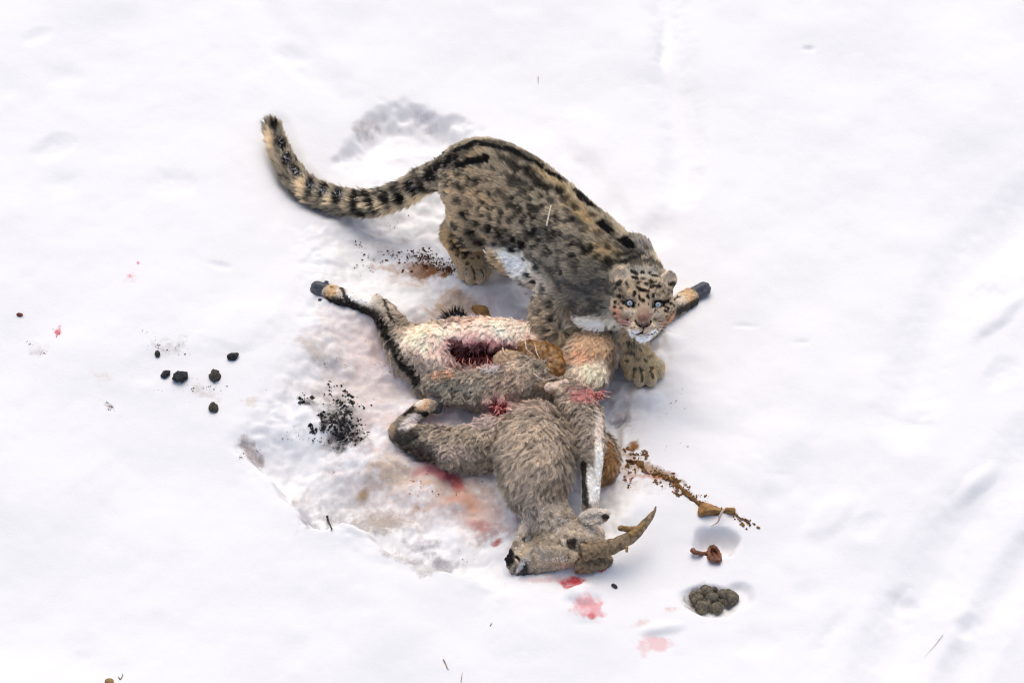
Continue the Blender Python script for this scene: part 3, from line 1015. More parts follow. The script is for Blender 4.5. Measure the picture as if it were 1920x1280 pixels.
    face(1256, 594, 14, 22, 20, (.60, .38, .24), .42, .9)
    pt.line([(1153, 580), (1162, 598), (1180, 612)], 9, (.60, .33, .25), .6, .9)
    pt.line([(1264, 580), (1256, 598), (1240, 612)], 9, (.66, .37, .22), .6, .9)
    face(1174, 602, 11, 8, 40, (.42, .17, .15), .5, .9)
    face(1207, 616, 34, 12, 0, (.66, .55, .42), .8, .6)
    face(1190, 622, 13, 6, 0, (.85, .80, .74), .95, .5)
    face(1224, 622, 13, 6, 0, (.85, .80, .74), .95, .5)
    face(1205, 636, 22, 9, 0, (.86, .82, .77), 1, .5)
    face(1206, 594, 17, 13, 0, (.27, .15, .115), .9, .6)
    face(1206, 578, 12, 18, 0, (.42, .32, .24), .6, .7)
    face(1166, 560, 9, 6, -20, (.22, .18, .13), .35, .8)
    face(1251, 562, 8, 6, 20, (.22, .18, .13), .35, .8)
    face(1181, 585, 12, 7, 0, (.50, .46, .40), .6, .6)
    face(1233, 588, 12, 7, 0, (.50, .46, .40), .6, .6)
    for px in (1181, 1233):
        face(px, 569.5, 10.5, 8.0, 10 if px < 1200 else -10, (.016, .014, .013), 1, .3)
        face(px + (9 if px < 1200 else -9), 575, 4, 3, 30 if px < 1200 else -30, (.02, .016, .014), .9, .4)
        face(px, 582, 12, 4, 0, (.62, .54, .44), .6, .6)
        face(px, 556, 13, 4, 0, (.62, .54, .43), .7, .6)
    for a, b in (((1163, 519), (1161, 531)), ((1254, 520), (1258, 533))):
        face(a[0], a[1], 13, 16, 0, (.62, .52, .41), .9, .5)
        face(b[0], b[1], 7, 5.5, 0, DK, .95, .5)
    for px, py, rx, ry, an in ((1189, 511, 7, 4, 20), (1205, 512, 4, 3, 0), (1218, 512, 4, 3, 0), (1225, 518, 4, 3, 0), (1232, 519, 5, 3, 0), (1205, 523, 5, 4, 0), (1191, 522, 7, 2.6, 25),
                               (1212, 534, 6, 3.2, 20), (1198, 541, 7, 3, 30), (1209, 546, 8, 3, 10), (1221, 539, 6, 3, -30), (1233, 537, 7, 3, 0), (1197, 531, 6, 2.8, -20), (1222, 528, 5, 3, 30),
                               (1163, 556, 4, 4, 0), (1155, 567, 3, 4, 0), (1154, 576, 3, 3, 0), (1250, 565, 3, 3, 0), (1256, 570, 3, 3, 0), (1261, 558, 3, 4, 0), (1253, 579, 3, 3, 0),
                               (1262, 574, 2.5, 3, 0), (1190, 552, 3, 5, 20), (1200, 557, 2.5, 5, 0), (1214, 557, 2.5, 5, -10), (1224, 553, 3, 5, -20), (1207, 564, 2.5, 3, 0),
                               (1166, 578, 3, 2.5, 0), (1246, 583, 3, 2.5, 0), (1214, 571, 2, 3, 0), (1199, 572, 2, 3, 0)):
        face(px, py, rx, ry, an, DK, .95, .55)
    frng = np.random.default_rng(31)
    for _ in range(70):
        px, py = frng.uniform(1150, 1264), frng.uniform(526, 600)
        if abs(px - 1207) > 14 or py < 566:
            if min(abs(px - 1181), abs(px - 1233)) > 13 or abs(py - 570) > 13:
                face(px, py, frng.uniform(1.6, 3.2), frng.uniform(1.4, 2.8), frng.uniform(0, 180), DK, frng.uniform(.4, .8), .6)
    for k in range(4):
        for s in (-1, 1):
            face(1206 + s * (16 + 5 * k), 613 + 2 * (k % 2) - k, 1.6, 1.3, 0, DK, .6, .5)
    # nose leather edge and mouth
    pt.line([(1191, 601), (1196, 608), (1206, 613), (1216, 609), (1221, 602)], 3.0, (.02, .016, .016), 1, .4)
    pt.line([(1206, 613), (1206, 622)], 1.8, (.02, .016, .016), 1, .4)
    pt.line([(1186, 624), (1196, 626), (1206, 622.5), (1216, 626), (1226, 625)], 2.0, (.03, .02, .02), 1, .4)

    tl = P(690, 382, .07)

    def base_color(p):
        n1 = fbm(p * 22, 3, 51)
        n2 = fbm(p * 55, 2, 53)
        n3 = fbm(p * 7, 2, 55)
        c = np.array((.395, .342, .258))[None] * (1 + 0.25 * n3[:, None])
        dk = 0.74 * sstep(-0.02, 0.24, n1 + 0.45 * n2)
        c = c * (1 - dk)[:, None] + np.array((.055, .050, .045)) * dk[:, None]
        c = c * (1 + 0.30 * n2)[:, None]
        wob = 0.62 * fbm(p * 48, 2, 57) + 0.30 * fbm(p * 110, 1, 58)
        # pale underside
        under = sstep(.20, .10, p[:, 2]) * (np.abs(p[:, 0] - 0.1) < .6)
        c = c * (1 - 0.5 * under)[:, None] + np.array(CREAM) * (0.5 * under)[:, None]
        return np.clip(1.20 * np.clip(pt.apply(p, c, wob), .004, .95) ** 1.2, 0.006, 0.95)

    me = new_mesh('body', V, F)
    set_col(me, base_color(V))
    body = obj('body', me, M_SKIN, root)
    body['label'] = 'continuous spotted body from tail tip to muzzle'
    ear_l, ear_r = H(-.09, .085, 0), H(.09, .08, 0)
    eyes = [H(s * .052, -.014, .070) for s in (-1, 1)]
    nose = H(0, -.088, .120)
    axis_b = norm(P(880, 315, .37) - P(1160, 500, .37))
    tailp = spline(np.array([P(872, 310, .37), P(832, 326, .34), P(795, 340, .24), P(745, 368, .14), P(690, 382, .075), P(625, 374, .045),
                             P(572, 352, .035), P(538, 312, .045), P(519, 268, .07), P(509, 226, .10)]), 4)

    def dist(p, q):
        return np.linalg.norm(p - q, axis=1)

    def is_tail(p):
        return sstep(-.27, -.36, p[:, 0])

    def is_head(p):
        return sstep(.17, .12, dist(p, HC + .02 * hz)) * sstep(-.14, -.04, (p - HC) @ hz)

    def flow(p, n):
        v = np.tile(axis_b * 1.0 + np.array((0, 0, -0.45)), (len(p), 1))
        low = sstep(.22, .12, p[:, 2])
        v = v * (1 - low)[:, None] + np.array((-.1, -.35, -1.0)) * low[:, None]
        t = is_tail(p)
        d = ((p[:, None, :] - tailp[None]) ** 2).sum(2) if len(p) < 60000 else None
        k = np.clip(d.argmin(1), 0, len(tailp) - 2)
        tv = norm(tailp[k + 1] - tailp[k])
        v = v * (1 - t)[:, None] + tv * t[:, None]
        h = is_head(p)
        q = p - nose
        hv = norm(q - hz * (q @ hz)[:, None] * 0.6)
        v = v * (1 - h)[:, None] + hv * h[:, None]
        return v + 0.5 * np.stack([fbm(p * 9, 2, 61), fbm(p * 9, 2, 62), fbm(p * 9, 2, 63)], 1)

    def length(p):
        L = np.full(len(p), .0185)
        L = L + .012 * sstep(.30, .2, p[:, 2])
        low = sstep(.16, .08, p[:, 2]) * (p[:, 0] > -.3)
        L = L * (1 - 0.76 * low)
        L = L + (.034 - L) * is_tail(p)
        h = is_head(p)
        L = L + (.011 - L) * h
        L = L - .007 * sstep(.085, .045, dist(p, nose)) * h
        # ruff at the cheeks
        for s in (-1, 1):
            L = L + .012 * sstep(.06, .02, dist(p, H(s * .09, -.04, -.03)))
        for e in (ear_l, ear_r):
            L = L - .9 * (L - .005) * sstep(.060, .040, dist(p, e))
        return np.maximum(L, .0035)

    def weight(p, n):
        w = 1.0 - 0.75 * sstep(-.1, -.7, n[:, 2])
        w = w * (1 + 2.0 * is_head(p))
        for e in eyes:
            w = w * sstep(.010, .020, dist(p, e + .01 * hz))
        w = w * sstep(.010, .020, dist(p, nose))
        return w

    def lift(p):
        return .24 - .06 * is_head(p) + .10 * is_tail(p)

    make_fur('fur', V, F, N, 380000, weight, length, flow, base_color, lift, body, clump_n=46000, clump=.40, radius=(.0009, .0003), jitter=.14, seed=3, tone=.20)

    # eyes
    m_white = plain('eye_white', (.75, .80, .86), .12, .05, 30, 0, .6)
    m_iris = plain('pale_blue_iris', (.46, .54, .60), .12, .22, 300, 0, .35)
    m_pupil = plain('pupil_black', (.03, .035, .04), .35, .1, 30, 0, .2)
    for s in (-1, 1):
        c = H(s * .052, -.014, .0515)
        eye = obj('eye', sphere_cap('eye', c, hz, .0185, 0, math.pi), plain('eye_rim', (.02, .017, .015), .25, .1, 30, 0, .5), root)
        obj('iris', sphere_cap('iris', c, hz, .0188, 0, .54), m_iris, eye)
        obj('pupil', sphere_cap('pupil', c, hz, .0190, 0, .13), m_pupil, eye)
    # nose leather
    g = Field(nose - .05, nose + .05, .002)
    g.ell(nose + .002 * hy + .003 * hz, (.0245, .0105, .010), rot, k=.004)
    g.ell(nose - .008 * hy, (.010, .010, .009), rot, k=.008)
    for s in (-1, 1):
        g.ell(nose + s * .013 * hx - .004 * hy + .010 * hz, (.006, .0038, .006), rot, k=.002, sub=True)
    V2, F2 = g.mesh(1)
    obj('nose', new_mesh('nose', V2, F2), plain('nose_leather', (.16, .075, .065), .45, .35, 220, .2, .4, (.05, .03, .03)), root)
    # dark lip line and the cleft under the nose
    for nm, L in (('lip', [(1183, 619), (1189, 624), (1197, 626), (1206, 622.5), (1215, 626.5), (1223, 625.5), (1230, 621)]), ('cleft', [(1206, 612), (1206, 622.5)])):
        q = spline(np.array([pt.hit(*p) + .0045 * hz for p in L]), 4)
        v_, f_ = tube(q, .0024 if nm == 'lip' else .0018, 6)
        obj(nm, new_mesh(nm, np.array(v_), f_), plain('lip_black', (.014, .011, .011), .4, .2, 60, 0, .3), root)
    # whiskers
    VV, FF = [], []
    for s in (-1, 1):
        for k in range(7):
            a = H(s * (.026 + .004 * (k % 3)), -.092 - .004 * (k // 2), .118)
            e = a + s * hx * (.085 + .01 * (k % 2)) + hy * (.015 - .016 * (k // 2)) - hz * .03
            pts = [a, (a + e) / 2 + hz * .012 + hy * .006, e]
            v_, f_ = tube(spline(np.array(pts), 4), np.linspace(.0006, .0002, 9), 4)
            FF += [tuple(i + len(VV) for i in q) for q in f_]
            VV += v_
    w = obj('whiskers', new_mesh('whiskers', np.array(VV), FF), plain('whisker_white', (.8, .78, .74), .5, .05, 30, 0), root)
    w['kind'] = 'stuff'
    # grains of snow caught in the tail fur
    VV, FF = [], []
    rng = np.random.default_rng(5)
    spots = [(527, 262, 14, 16), (540, 298, 12, 16), (556, 322, 12, 12), (584, 350, 12, 16), (604, 360, 12, 12), (632, 366, 14, 10), (788, 345, 20, 10), (770, 348, 12, 10)]
    for px, py, rx, ry in spots:
        for _ in range(44):
            q = pt.hit(px + rng.normal(0, rx * .5), py + rng.normal(0, ry * .5))
            q = q + np.array((0, -.006, .020)) * rng.uniform(.5, 1.1)
            r = rng.uniform(.0010, .0028)
            b = len(VV)
            VV += [q + r * np.array(d) * rng.uniform(.7, 1.3) for d in ((1, 0, 0), (-1, 0, 0), (0, 1, 0), (0, -1, 0), (0, 0, 1), (0, 0, -1))]
            FF += [(b + i, b + j, b + k) for i, j, k in ((0, 2, 4), (2, 1, 4), (1, 3, 4), (3, 0, 4), (2, 0, 5), (1, 2, 5), (3, 1, 5), (0, 3, 5))]
    sn = obj('snow_grains', new_mesh('snow_grains', np.array(VV), FF), plain('snow_grain', (.9, .9, .92), .6, .03, 30, 0), root)
    sn['kind'] = 'stuff'
    return root, pt


def sphere_cap(name, c, ax, r, a0, a1, seg=20, rings=8):
    ax = norm(np.asarray(ax, float))
    u = norm(np.cross(ax, (0.1, 0.3, 0.9)))
    w = np.cross(ax, u)
    V, F = [c + ax * r], []
    for i in range(1, rings + 1):
        t = a1 * i / rings
        for k in range(seg):
            p = 2 * math.pi * k / seg
            V.append(c + r * (math.cos(t) * ax + math.sin(t) * (math.cos(p) * u + math.sin(p) * w)))
    for k in range(seg):
        F.append((0, 1 + k, 1 + (k + 1) % seg))
    for i in range(rings - 1):
        for k in range(seg):
            a, b = 1 + i * seg + k, 1 + i * seg + (k + 1) % seg
            F.append((a, a + seg, b + seg, b))
    return new_mesh(name, np.array(V), F)


LEOPARD, LEO_PAINT = build_leopard()


# ------------------------------------------------------------------ the carcass
def build_ibex():
    root = empty('ibex_carcass', tuple(P(960, 780, -0.05)))
    tag(root, 'torn grey brown ibex carcass sprawled on stained snow below the leopard', 'carcass')
    f = Field((-0.80, -1.22, -0.16), (0.80, 0.42, 0.36), 0.006)
    J = lambda px, py, z, r: (P(px, py, z), r)
    # stretched hind leg
    f.chain([J(614, 547, .02, .026), J(640, 557, .018, .026), J(682, 569, .018, .027), J(716, 584, .02, .036), J(742, 622, .03, .050),
             J(785, 668, .035, .085), J(830, 668, .05, .10)], k=.03)
    f.cap(P(705, 560, .02), P(730, 580, .025), .015, .02, k=.02)
    # pale inner thigh and belly strip
    f.chain([J(795, 650, .07, .075), J(860, 634, .09, .060), J(930, 628, .10, .050), J(1010, 634, .10, .045)], k=.03)
    # flank
    f.chain([J(805, 720, .02, .055), J(860, 724, .04, .064), J(925, 730, .05, .078), J(985, 715, .07, .09)], k=.03)
    f.ell(P(890, 690, -.04), (.16, .12, .07), k=.03)
    f.ell(P(1020, 705, .05), (.13, .12, .11), k=.04)
    # far thigh and far hind leg
    f.ell(P(1105, 668, .10), (.095, .095, .10), k=.04)
    f.ell(P(1098, 705, .10), (.08, .06, .07), k=.03)
    f.chain([J(1120, 650, .09, .085), J(1190, 615, .05, .055), J(1245, 588, .03, .036), J(1275, 570, .025, .030), J(1297, 556, .02, .027)], k=.03)
    # upper foreleg on the right
    f.chain([J(1078, 748, .15, .062), J(1100, 790, .17, .058), J(1107, 850, .16, .048), J(1109, 888, .14, .036), J(1106, 950, .10, .030)], k=.003)
    # neck
    f.chain([J(1008, 795, .13, .085), J(1005, 835, .15, .122), J(1003, 880, .14, .120), J(1010, 938, .09, .084), J(1040, 980, .06, .075)], k=.003)
    # lower shoulder and folded foreleg
    f.chain([J(965, 802, .04, .09), J(895, 842, .01, .084), J(836, 838, .0, .066), J(785, 824, -.01, .048), J(750, 812, -.01, .042)], k=.02)
    f.chain([J(748, 806, .01, .034), J(766, 786, .03, .027), J(790, 768, .04, .029), J(810, 757, .04, .022)], k=.01)
    # bone under the hide: shoulder ridge, elbow, hip, knee, rib arches
    f.cap(P(945, 792, .115), P(905, 826, .095), .026, .024, k=.02)
    f.ell(P(842, 856, .05), (.035, .035, .03), k=.02)
    f.ell(P(812, 634, .14), (.045, .035, .03), k=.02)
    f.ell(P(768, 640, .085), (.032, .04, .03), k=.02)
    for i in range(5):
        f.cap(P(842 + 26 * i, 704, .085 + .008 * i), P(836 + 26 * i, 748, .075 + .008 * i), .011, .009, k=.010)
    # brown hide behind the foreleg
    f.chain([J(1122, 825, -.01, .036), J(1138, 862, -.01, .042), J(1136, 892, -.02, .036)], k=.02)
    # head
    f.ell(P(1040, 1000, .03), (.085, .090, .070), k=.03)
    f.chain([J(1092, 1010, .03, .074), J(1060, 1026, .03, .072), J(1015, 1042, .015, .056), J(980, 1054, .0, .046)], k=.03)
    f.ell(P(974, 1050, .0), (.042, .045, .040), k=.02)
    f.ell(P(1072, 1014, .095), (.030, .030, .018), k=.02)
    f.ell(P(1060, 1044, .075), (.05, .02, .02), k=.02)
    f.cap(P(1062, 1004, .10), P(1092, 1010, .10), .014, .016, k=.012)
    f.cap(P(1010, 1030, .075), P(1050, 1036, .09), .014, .016, k=.015)
    f.cap(P(985, 985, .06), P(965, 1030, .04), .02, .016, k=.02)
    f.cap(P(958, 1040, .04), P(986, 1062, .045), .004, .006, k=.006, sub=True)
    f.ell(P(992, 1068, .045), (.011, .008, .02), k=.006, sub=True)
    # ear
    ea, eb = P(1084, 972, .12), P(1142, 964, .16)
    ax = norm(eb - ea)
    az = norm(np.array((.1, -.5, .85)) - ax * (np.array((.1, -.5, .85)) @ ax))
    rr = np.array((ax, np.cross(az, ax), az))
    f.ell((ea + eb) / 2, (.064, .030, .016), rr, k=.012)
    f.ell((ea + eb) / 2 + .012 * az - .008 * rr[1], (.045, .018, .010), rr, k=.006, sub=True)
    # openings
    for px, py, rx, ry, z in ((892, 670, .085, .040, .09), (856, 658, .05, .040, .09), (876, 676, .05, .030, .09), (948, 656, .05, .018, .12), (836, 650, .03, .014, .10), (938, 766, .045, .034, .12), (925, 672, .06, .036, .09)):
        f.ell(P(px, py, z), (rx, ry / ST, .09), k=.012, sub=True)
    trng = np.random.default_rng(52)
    for _ in range(16):
        px = trng.uniform(835, 945)
        py = (650 if trng.random() < .6 else 688) + trng.normal(0, 5)
        f.ell(P(px, py, trng.uniform(.09, .14)), (trng.uniform(.012, .026), trng.uniform(.012, .024), .04), k=.006, sub=True)
    V, F = f.mesh(2)
    N = vnormals(V, F)
    pt = Painter(V, F)
    BK, WH = (.018, .015, .014), (.94, .90, .82)
    S = lambda px, py, rx, ry, an, c, s=.9, so=.45, dp=.12: pt.spot(px, py, rx, ry, an, c, s, so, dp)
    S(800, 640, 74, 56, 20, (.88, .78, .66), .97)
    S(930, 623, 118, 36, 0, (.93, .78, .69), .97)
    S(1010, 632, 50, 22, 0, (.86, .73, .62), .8)
    S(775, 690, 40, 30, 40, (.46, .38, .30), .8)
    S(860, 650, 40, 16, 10, (.80, .48, .44), .6)
    S(930, 650, 60, 12, 5, (.74, .38, .38), .6)
    S(830, 706, 26, 10, 0, (.66, .34, .18), .6)
    S(860, 740, 80, 34, 5, (.30, .27, .215), .9)
    S(950, 725, 44, 30, -30, (.44, .34, .26), .8)
    S(888, 664, 96, 36, 4, (.78, .46, .43), .75, .6, .2)
    S(880, 688, 60, 14, 0, (.46, .30, .28), .6)
    S(950, 652, 30, 8, -5, (.10, .03, .03), .8)
    S(890, 668, 66, 22, 4, (.035, .006, .007), 1, .35, .2)
    S(868, 690, 36, 10, 0, (.52, .46, .44), .6)
    S(920, 690, 24, 12, 0, (.70, .66, .64), .7)
    S(938, 768, 34, 26, 20, (.62, .36, .35), .7)
    S(938, 766, 20, 15, 20, (.20, .015, .018), 1, .4)
    S(900, 790, 50, 20, 10, (.58, .46, .44), .5)
    S(1110, 650, 54, 40, 0, (.76, .58, .38), .95)
    S(1108, 702, 46, 30, 0, (.90, .80, .66), .95)
    S(1085, 672, 34, 16, 0, (.66, .42, .26), .6)
    S(1145, 680, 10, 30, 0, (.40, .26, .15), .6)
    S(1000, 760, 60, 24, 0, (.46, .36, .29), .7)
    S(870, 850, 80, 40, 5, (.38, .315, .235), .9)
    S(800, 850, 60, 18, 15, (.075, .060, .046), .9)
    S(840, 882, 50, 10, 22, (.10, .07, .05), .7)
    S(850, 800, 50, 20, 10, (.46, .38, .33), .7)
    S(1005, 850, 84, 84, 0, (.56, .475, .375), .9)
    pt.line([(950, 788), (932, 820), (928, 860), (945, 905)], 8, (.12, .09, .06), .8, .7)
    pt.line([(1078, 776), (1086, 820), (1080, 870)], 8, (.10, .075, .05), .8, .7)
    pt.line([(955, 780), (1000, 760), (1050, 765)], 8, (.22, .17, .13), .6, .7)
    S(1060, 860, 22, 60, 10, (.30, .24, .18), .6)
    S(1040, 920, 34, 26, 0, (.30, .235, .165), .7)
    S(1095, 800, 34, 50, 0, (.40, .33, .265), .8)
    S(1122, 820, 9, 60, 0, (.80, .72, .64), .9)
    S(1098, 880, 22, 34, 0, (.24, .195, .15), .7)
    S(1108, 915, 20, 38, 0, WH, .95, .5)
    S(1122, 870, 9, 40, 0, WH, .9, .5)
    pt.line([(1093, 872), (1094, 905), (1097, 946)], 9, BK, .97, .4)
    S(1100, 950, 10, 8, 0, BK, .8)
    S(1105, 742, 36, 14, -8, (.70, .30, .28), .8)
    S(1138, 868, 24, 50, 0, (.40, .235, .105), .95, .5)
    # stretched leg: white above, black edge, tan pastern
    S(672, 556, 44, 16, 14, WH, 1, .5)
    S(716, 570, 22, 14, 20, (.55, .47, .38), .8)
    pt.line([(618, 562), (645, 572), (680, 583), (706, 594), (722, 622), (740, 652), (758, 684), (782, 716)], 13, BK, .96, .5)
    S(622, 545, 12, 15, 0, (.66, .47, .25), .95, .5)
    S(636, 546, 8, 12, 20, (.78, .68, .54), .9, .5)
    pt.line([(640, 540), (648, 558), (660, 572)], 5, BK, .95, .4)
    pt.line([(713, 551), (719, 562), (724, 574)], 3.5, BK, .9, .4)
    # folded leg
    S(758, 815, 30, 26, 0, (.06, .050, .042), .97, .5)
    S(736, 806, 7, 14, 0, (.46, .33, .20), .8)
    S(770, 790, 26, 12, -38, (.80, .72, .64), .97, .5)
    pt.line([(760, 776), (775, 767), (790, 772), (800, 778)], 6.5, BK, .97, .4)
    S(795, 760, 16, 10, -30, (.70, .48, .30), .95, .5)
    S(786, 755, 10, 6, -30, (.80, .70, .58), .9, .5)
    # far leg
    S(1290, 556, 20, 18, -30, (.66, .46, .26), .95, .5)
    S(1276, 560, 10, 16, -30, (.74, .64, .52), .8, .5)
    pt.line([(1262, 588), (1285, 578), (1308, 566)], 10, (.05, .04, .036), .95, .5)
    pt.line([(1264, 550), (1272, 556)], 4, BK, .9, .5)
    # head
    S(1050, 1010, 100, 70, -20, (.47, .39, .295), .92)
    S(1060, 1052, 50, 12, -8, (.54, .42, .29), .8)
    S(1020, 1005, 34, 26, 0, (.22, .17, .115), .6)
    S(1000, 970, 22, 30, 30, (.56, .48, .40), .6)
    S(985, 985, 24, 34, 30, (.52, .45, .37), .7)
    S(1120, 995, 24, 26, 0, (.62, .53, .43), .8)
    S(1116, 962, 36, 14, -8, (.66, .58, .48), .95)
    S(1136, 972, 6, 8, 0, (.40, .22, .12), .8)
    S(1073, 1017, 20, 20, 20, (.50, .41, .31), .7, .5)
    S(1073, 1017, 10, 14, 20, (.03, .025, .022), 1, .4)
    S(1040, 1032, 20, 10, -20, (.52, .43, .32), .6)
    S(972, 1036, 18, 12, -30, (.60, .46, .28), .8)
    S(956, 1046, 10, 18, 10, BK, 1, .4)
    S(985, 1068, 24, 15, -10, (.045, .04, .04), .97, .4)
    pt.line([(958, 1036), (972, 1046), (982, 1060)], 3.5, BK, 1, .4)
    S(994, 1066, 5, 5, 0, (.10, .10, .11), 1, .4)
    S(975, 1062, 5, 14, 30, (.70, .66, .62), .8, .5)
    S(1000, 1055, 10, 18, 10, (.50, .39, .27), .7)
    S(1125, 983, 8, 6, 0, BK, .9, .5)

    hrng = np.random.default_rng(21)
    for _ in range(60):
        px, py = hrng.uniform(965, 1085), hrng.uniform(962, 1050)
        pt.spot(px, py, hrng.uniform(3, 8), hrng.uniform(2, 5), hrng.uniform(0, 180), (.09, .065, .042) if hrng.random() < .65 else (.62, .54, .44), hrng.uniform(.4, .8), .6, .05)

    def base_color(p):
        n1 = fbm(p * 20, 3, 71)
        n2 = fbm(p * 60, 2, 73)
        c = np.array((.40, .335, .26))[None] * (1 + .40 * n1 + .3 * n2)[:, None]
        c = pt.apply(p, c, 0.30 * fbm(p * 50, 2, 75) + .1 * n2)
        n4 = fbm(p * np.array((60, 24, 40)), 2, 77)
        sf = 1 - .75 * sstep(.35, .7, c.mean(1))
        c = c * (1 + sf * (.22 * n1 + .20 * n2 + .25 * n4))[:, None]
        return np.clip(c, .008, .95)

    me = new_mesh('body', V, F)
    set_col(me, base_color(V))
    body = obj('body', me, M_SKIN, root)
    body['label'] = 'furred carcass hide with opened belly and chest'
    dist = lambda p, q: np.linalg.norm(p - q, axis=1)
    neckc, headc = P(1005, 860, .15), P(1035, 1020, .04)
    holes = [(pt.hit(848, 660), .034), (pt.hit(866, 664), .045), (pt.hit(890, 668), .05), (pt.hit(914, 672), .045), (pt.hit(934, 670), .035), (pt.hit(938, 766), .030), (P(1073, 1017, .11), .013),
             (P(958, 1046, .03), .012), (P(990, 1070, .03), .012)]
    legs = [([(600, 543), (680, 568), (712, 582)], 0.02), ([(750, 812), (766, 786), (812, 757)], .02), ([(1300, 556), (1245, 588)], .03), ([(1107, 865), (1108, 890)], .15), ([(1106, 930), (1106, 955)], .105)]
    legpts = np.array([P(px, py, z) for L, z in legs for px, py in L] + [P(640, 557, 0), P(780, 775, .03), P(1272, 572, .03), P(1107, 912, .125), P(660, 562, 0)])

    def legness(p):
        d = np.min(np.stack([dist(p, q) for q in legpts]), 0)
        return sstep(.085, .045, d)

    def length(p):
        L = .023 + .018 * sstep(.22, .14, dist(p, neckc))
        L = L + .010 * sstep(.30, .36, p[:, 0]) * sstep(-.5, -.35, p[:, 1]) * (p[:, 1] < -.3)
        h = sstep(.20, .13, dist(p, headc))
        L = L + (.008 - L) * h
        L = L + (.007 - L) * legness(p)
        L = L - .006 * sstep(.09, .05, dist(p, P(970, 1050, .02))) * h
        L = L - .8 * (L - .004) * sstep(.085, .06, dist(p, P(1116, 966, .14)))
        L = L * (1 + .15 * paleness(p))
        return np.maximum(L, .004)

    def paleness(p):
        d = np.min(np.stack([dist(p, P(a, b, .12)) for a, b in ((800, 640), (850, 628), (900, 622), (950, 622), (1000, 628), (780, 660), (1105, 700))]), 0)
        return sstep(.12, .07, d)

    def flow(p, n):
        v = np.tile(np.array((-.35, -.5, -.35)), (len(p), 1))
        up_ = sstep(-.05, .1, p[:, 1])[:, None]
        v = v * (1 - up_) + np.array((.25, -.55, -.3)) * up_
        h = sstep(.22, .15, dist(p, headc))[:, None]
        v = v * (1 - h) + np.array((.7, .5, -.1)) * h
        lg = legness(p)[:, None]
        v = v * (1 - .5 * lg)
        return v + .85 * np.stack([fbm(p * 6, 2, 81), fbm(p * 6, 2, 82), fbm(p * 6, 2, 83)], 1)

    def weight(p, n):
        w = 1.0 - .8 * sstep(0, -.6, n[:, 2])
        for c, r in holes:
            w = w * sstep(r * .75, r * 1.1, dist(p, c))
        return w

    make_fur('fur', V, F, N, 420000, weight, length, flow, base_color, lambda p: .19 + .08 * sstep(.2, .12, dist(p, neckc)) - .08 * legness(p) + .03 * paleness(p), body, clump_n=28000, clump=.46,
             wave=.006, radius=(.0010, .0003), jitter=.26, seed=9, sag=.25, tone=.23)

    # hooves
    m_hoof = plain('hoof_horn', (.085, .09, .105), .45, .35, 90, .3, .4)

    def hoof(base, tip, wide, lab=None):
        base, tip = np.asarray(base), np.asarray(tip)
        d = norm(tip - base)
        w = norm(wide - d * (wide @ d))
        g = Field(np.minimum(base, tip) - .06, np.maximum(base, tip) + .06, .0032)
        for s in (-1, 1):
            g.cap(base + w * s * .010, base + (tip - base) * .78 + w * s * .010, .0195, .0175, k=.003)
            g.cap(base + (tip - base) * .7 + w * s * .010, tip + w * s * .007, .0165, .008, k=.005)
        V2, F2 = g.mesh(1)
        o = obj('hoof', new_mesh('hoof', V2, F2), m_hoof, root)
        if lab:
            o['label'] = lab

    hoof(P(614, 546, .02), P(586, 538, .03), np.array((.1, .7, .7)), 'dark hoof of the stretched hind leg')
    hoof(P(1298, 554, .025), P(1328, 537, .04), np.array((.3, .7, .5)), 'dark hoof showing behind the leopard head')
    hoof(P(806, 758, .04), P(826, 764, .02), np.array((.0, .7, .7)), 'dark hoof of the folded foreleg')
    # dew claws
    for px, py, z in ((612, 529, .035), (600, 562, .01)):
        b = blob_mesh('dew_claw', (.009, .006, .006), px)
        o = obj('dew_claw', b, m_hoof, root)
        q = P(px, py, z)
        o.location = q
        attach(o, root)

    # horns
    def horn(pts, lab):
        c = np.array([list(P(px, py, z)) + [r] for px, py, z, r in pts])
        q = spline(c, 14)
        t = np.linspace(0, 1, len(q))
        rr = q[:, 3] * (1 + .07 * np.sin(t * 70) * (1 - t))
        v_, f_ = tube(q[:, :3], rr, 16)
        v_ = np.array(v_)
        v_ = v_ + .003 * np.stack([fbm(v_ * 40, 2, 91), fbm(v_ * 40, 2, 92), fbm(v_ * 40, 2, 93)], 1)
        o = obj('horn', new_mesh('horn', v_, f_), M_HORN, root)
        o['label'] = lab
        return o

    h1 = horn([(1092, 1036, .085, .034), (1120, 1030, .095, .032), (1155, 1021, .105, .028), (1188, 1003, .115, .022), (1212, 978, .12, .014), (1224, 962, .125, .008), (1230, 949, .13, .002)],
              'muddy curved horn lying over the snow')
    horn([(1078, 1056, .03, .036), (1100, 1056, .03, .036), (1126, 1052, .02, .033), (1150, 1056, -.05, .026), (1190, 1050, -.10, .018)], 'lower horn sunk into the snow')
    m_mud = plain('dried_mud', (.30, .19, .085), .9, .4, 90, .8, .1)
    for (a, b, r0, r1) in (((1164, 990), (1200, 992), .010, .012), ((1185, 1000), (1205, 984), .012, .012), ((1174, 1026), (1176, 1034), .007, .006)):
        g = Field(P(*a, .12) - .1, P(*a, .12) + .14, .004)
        g.cap(P(*a, .135), P(*b, .13), r0, r1, k=.01)
        V2, F2 = g.mesh(1)
        V2 = V2 + .005 * np.stack([fbm(V2 * 60, 2, 94), fbm(V2 * 60, 2, 95), fbm(V2 * 60, 2, 96)], 1)
        obj('mud_crust', new_mesh('mud_crust', V2, F2), m_mud, h1)
    # eye
    ec = P(1073, 1018, .100)
    ev = norm(np.array((-.05, -.55, .83)))
    e = obj('eye', sphere_cap('eye', ec - .004 * ev, ev, .0155, 0, 1.4), plain('dull_eye', (.05, .055, .065), .2, .3, 80, 0, .5), root)
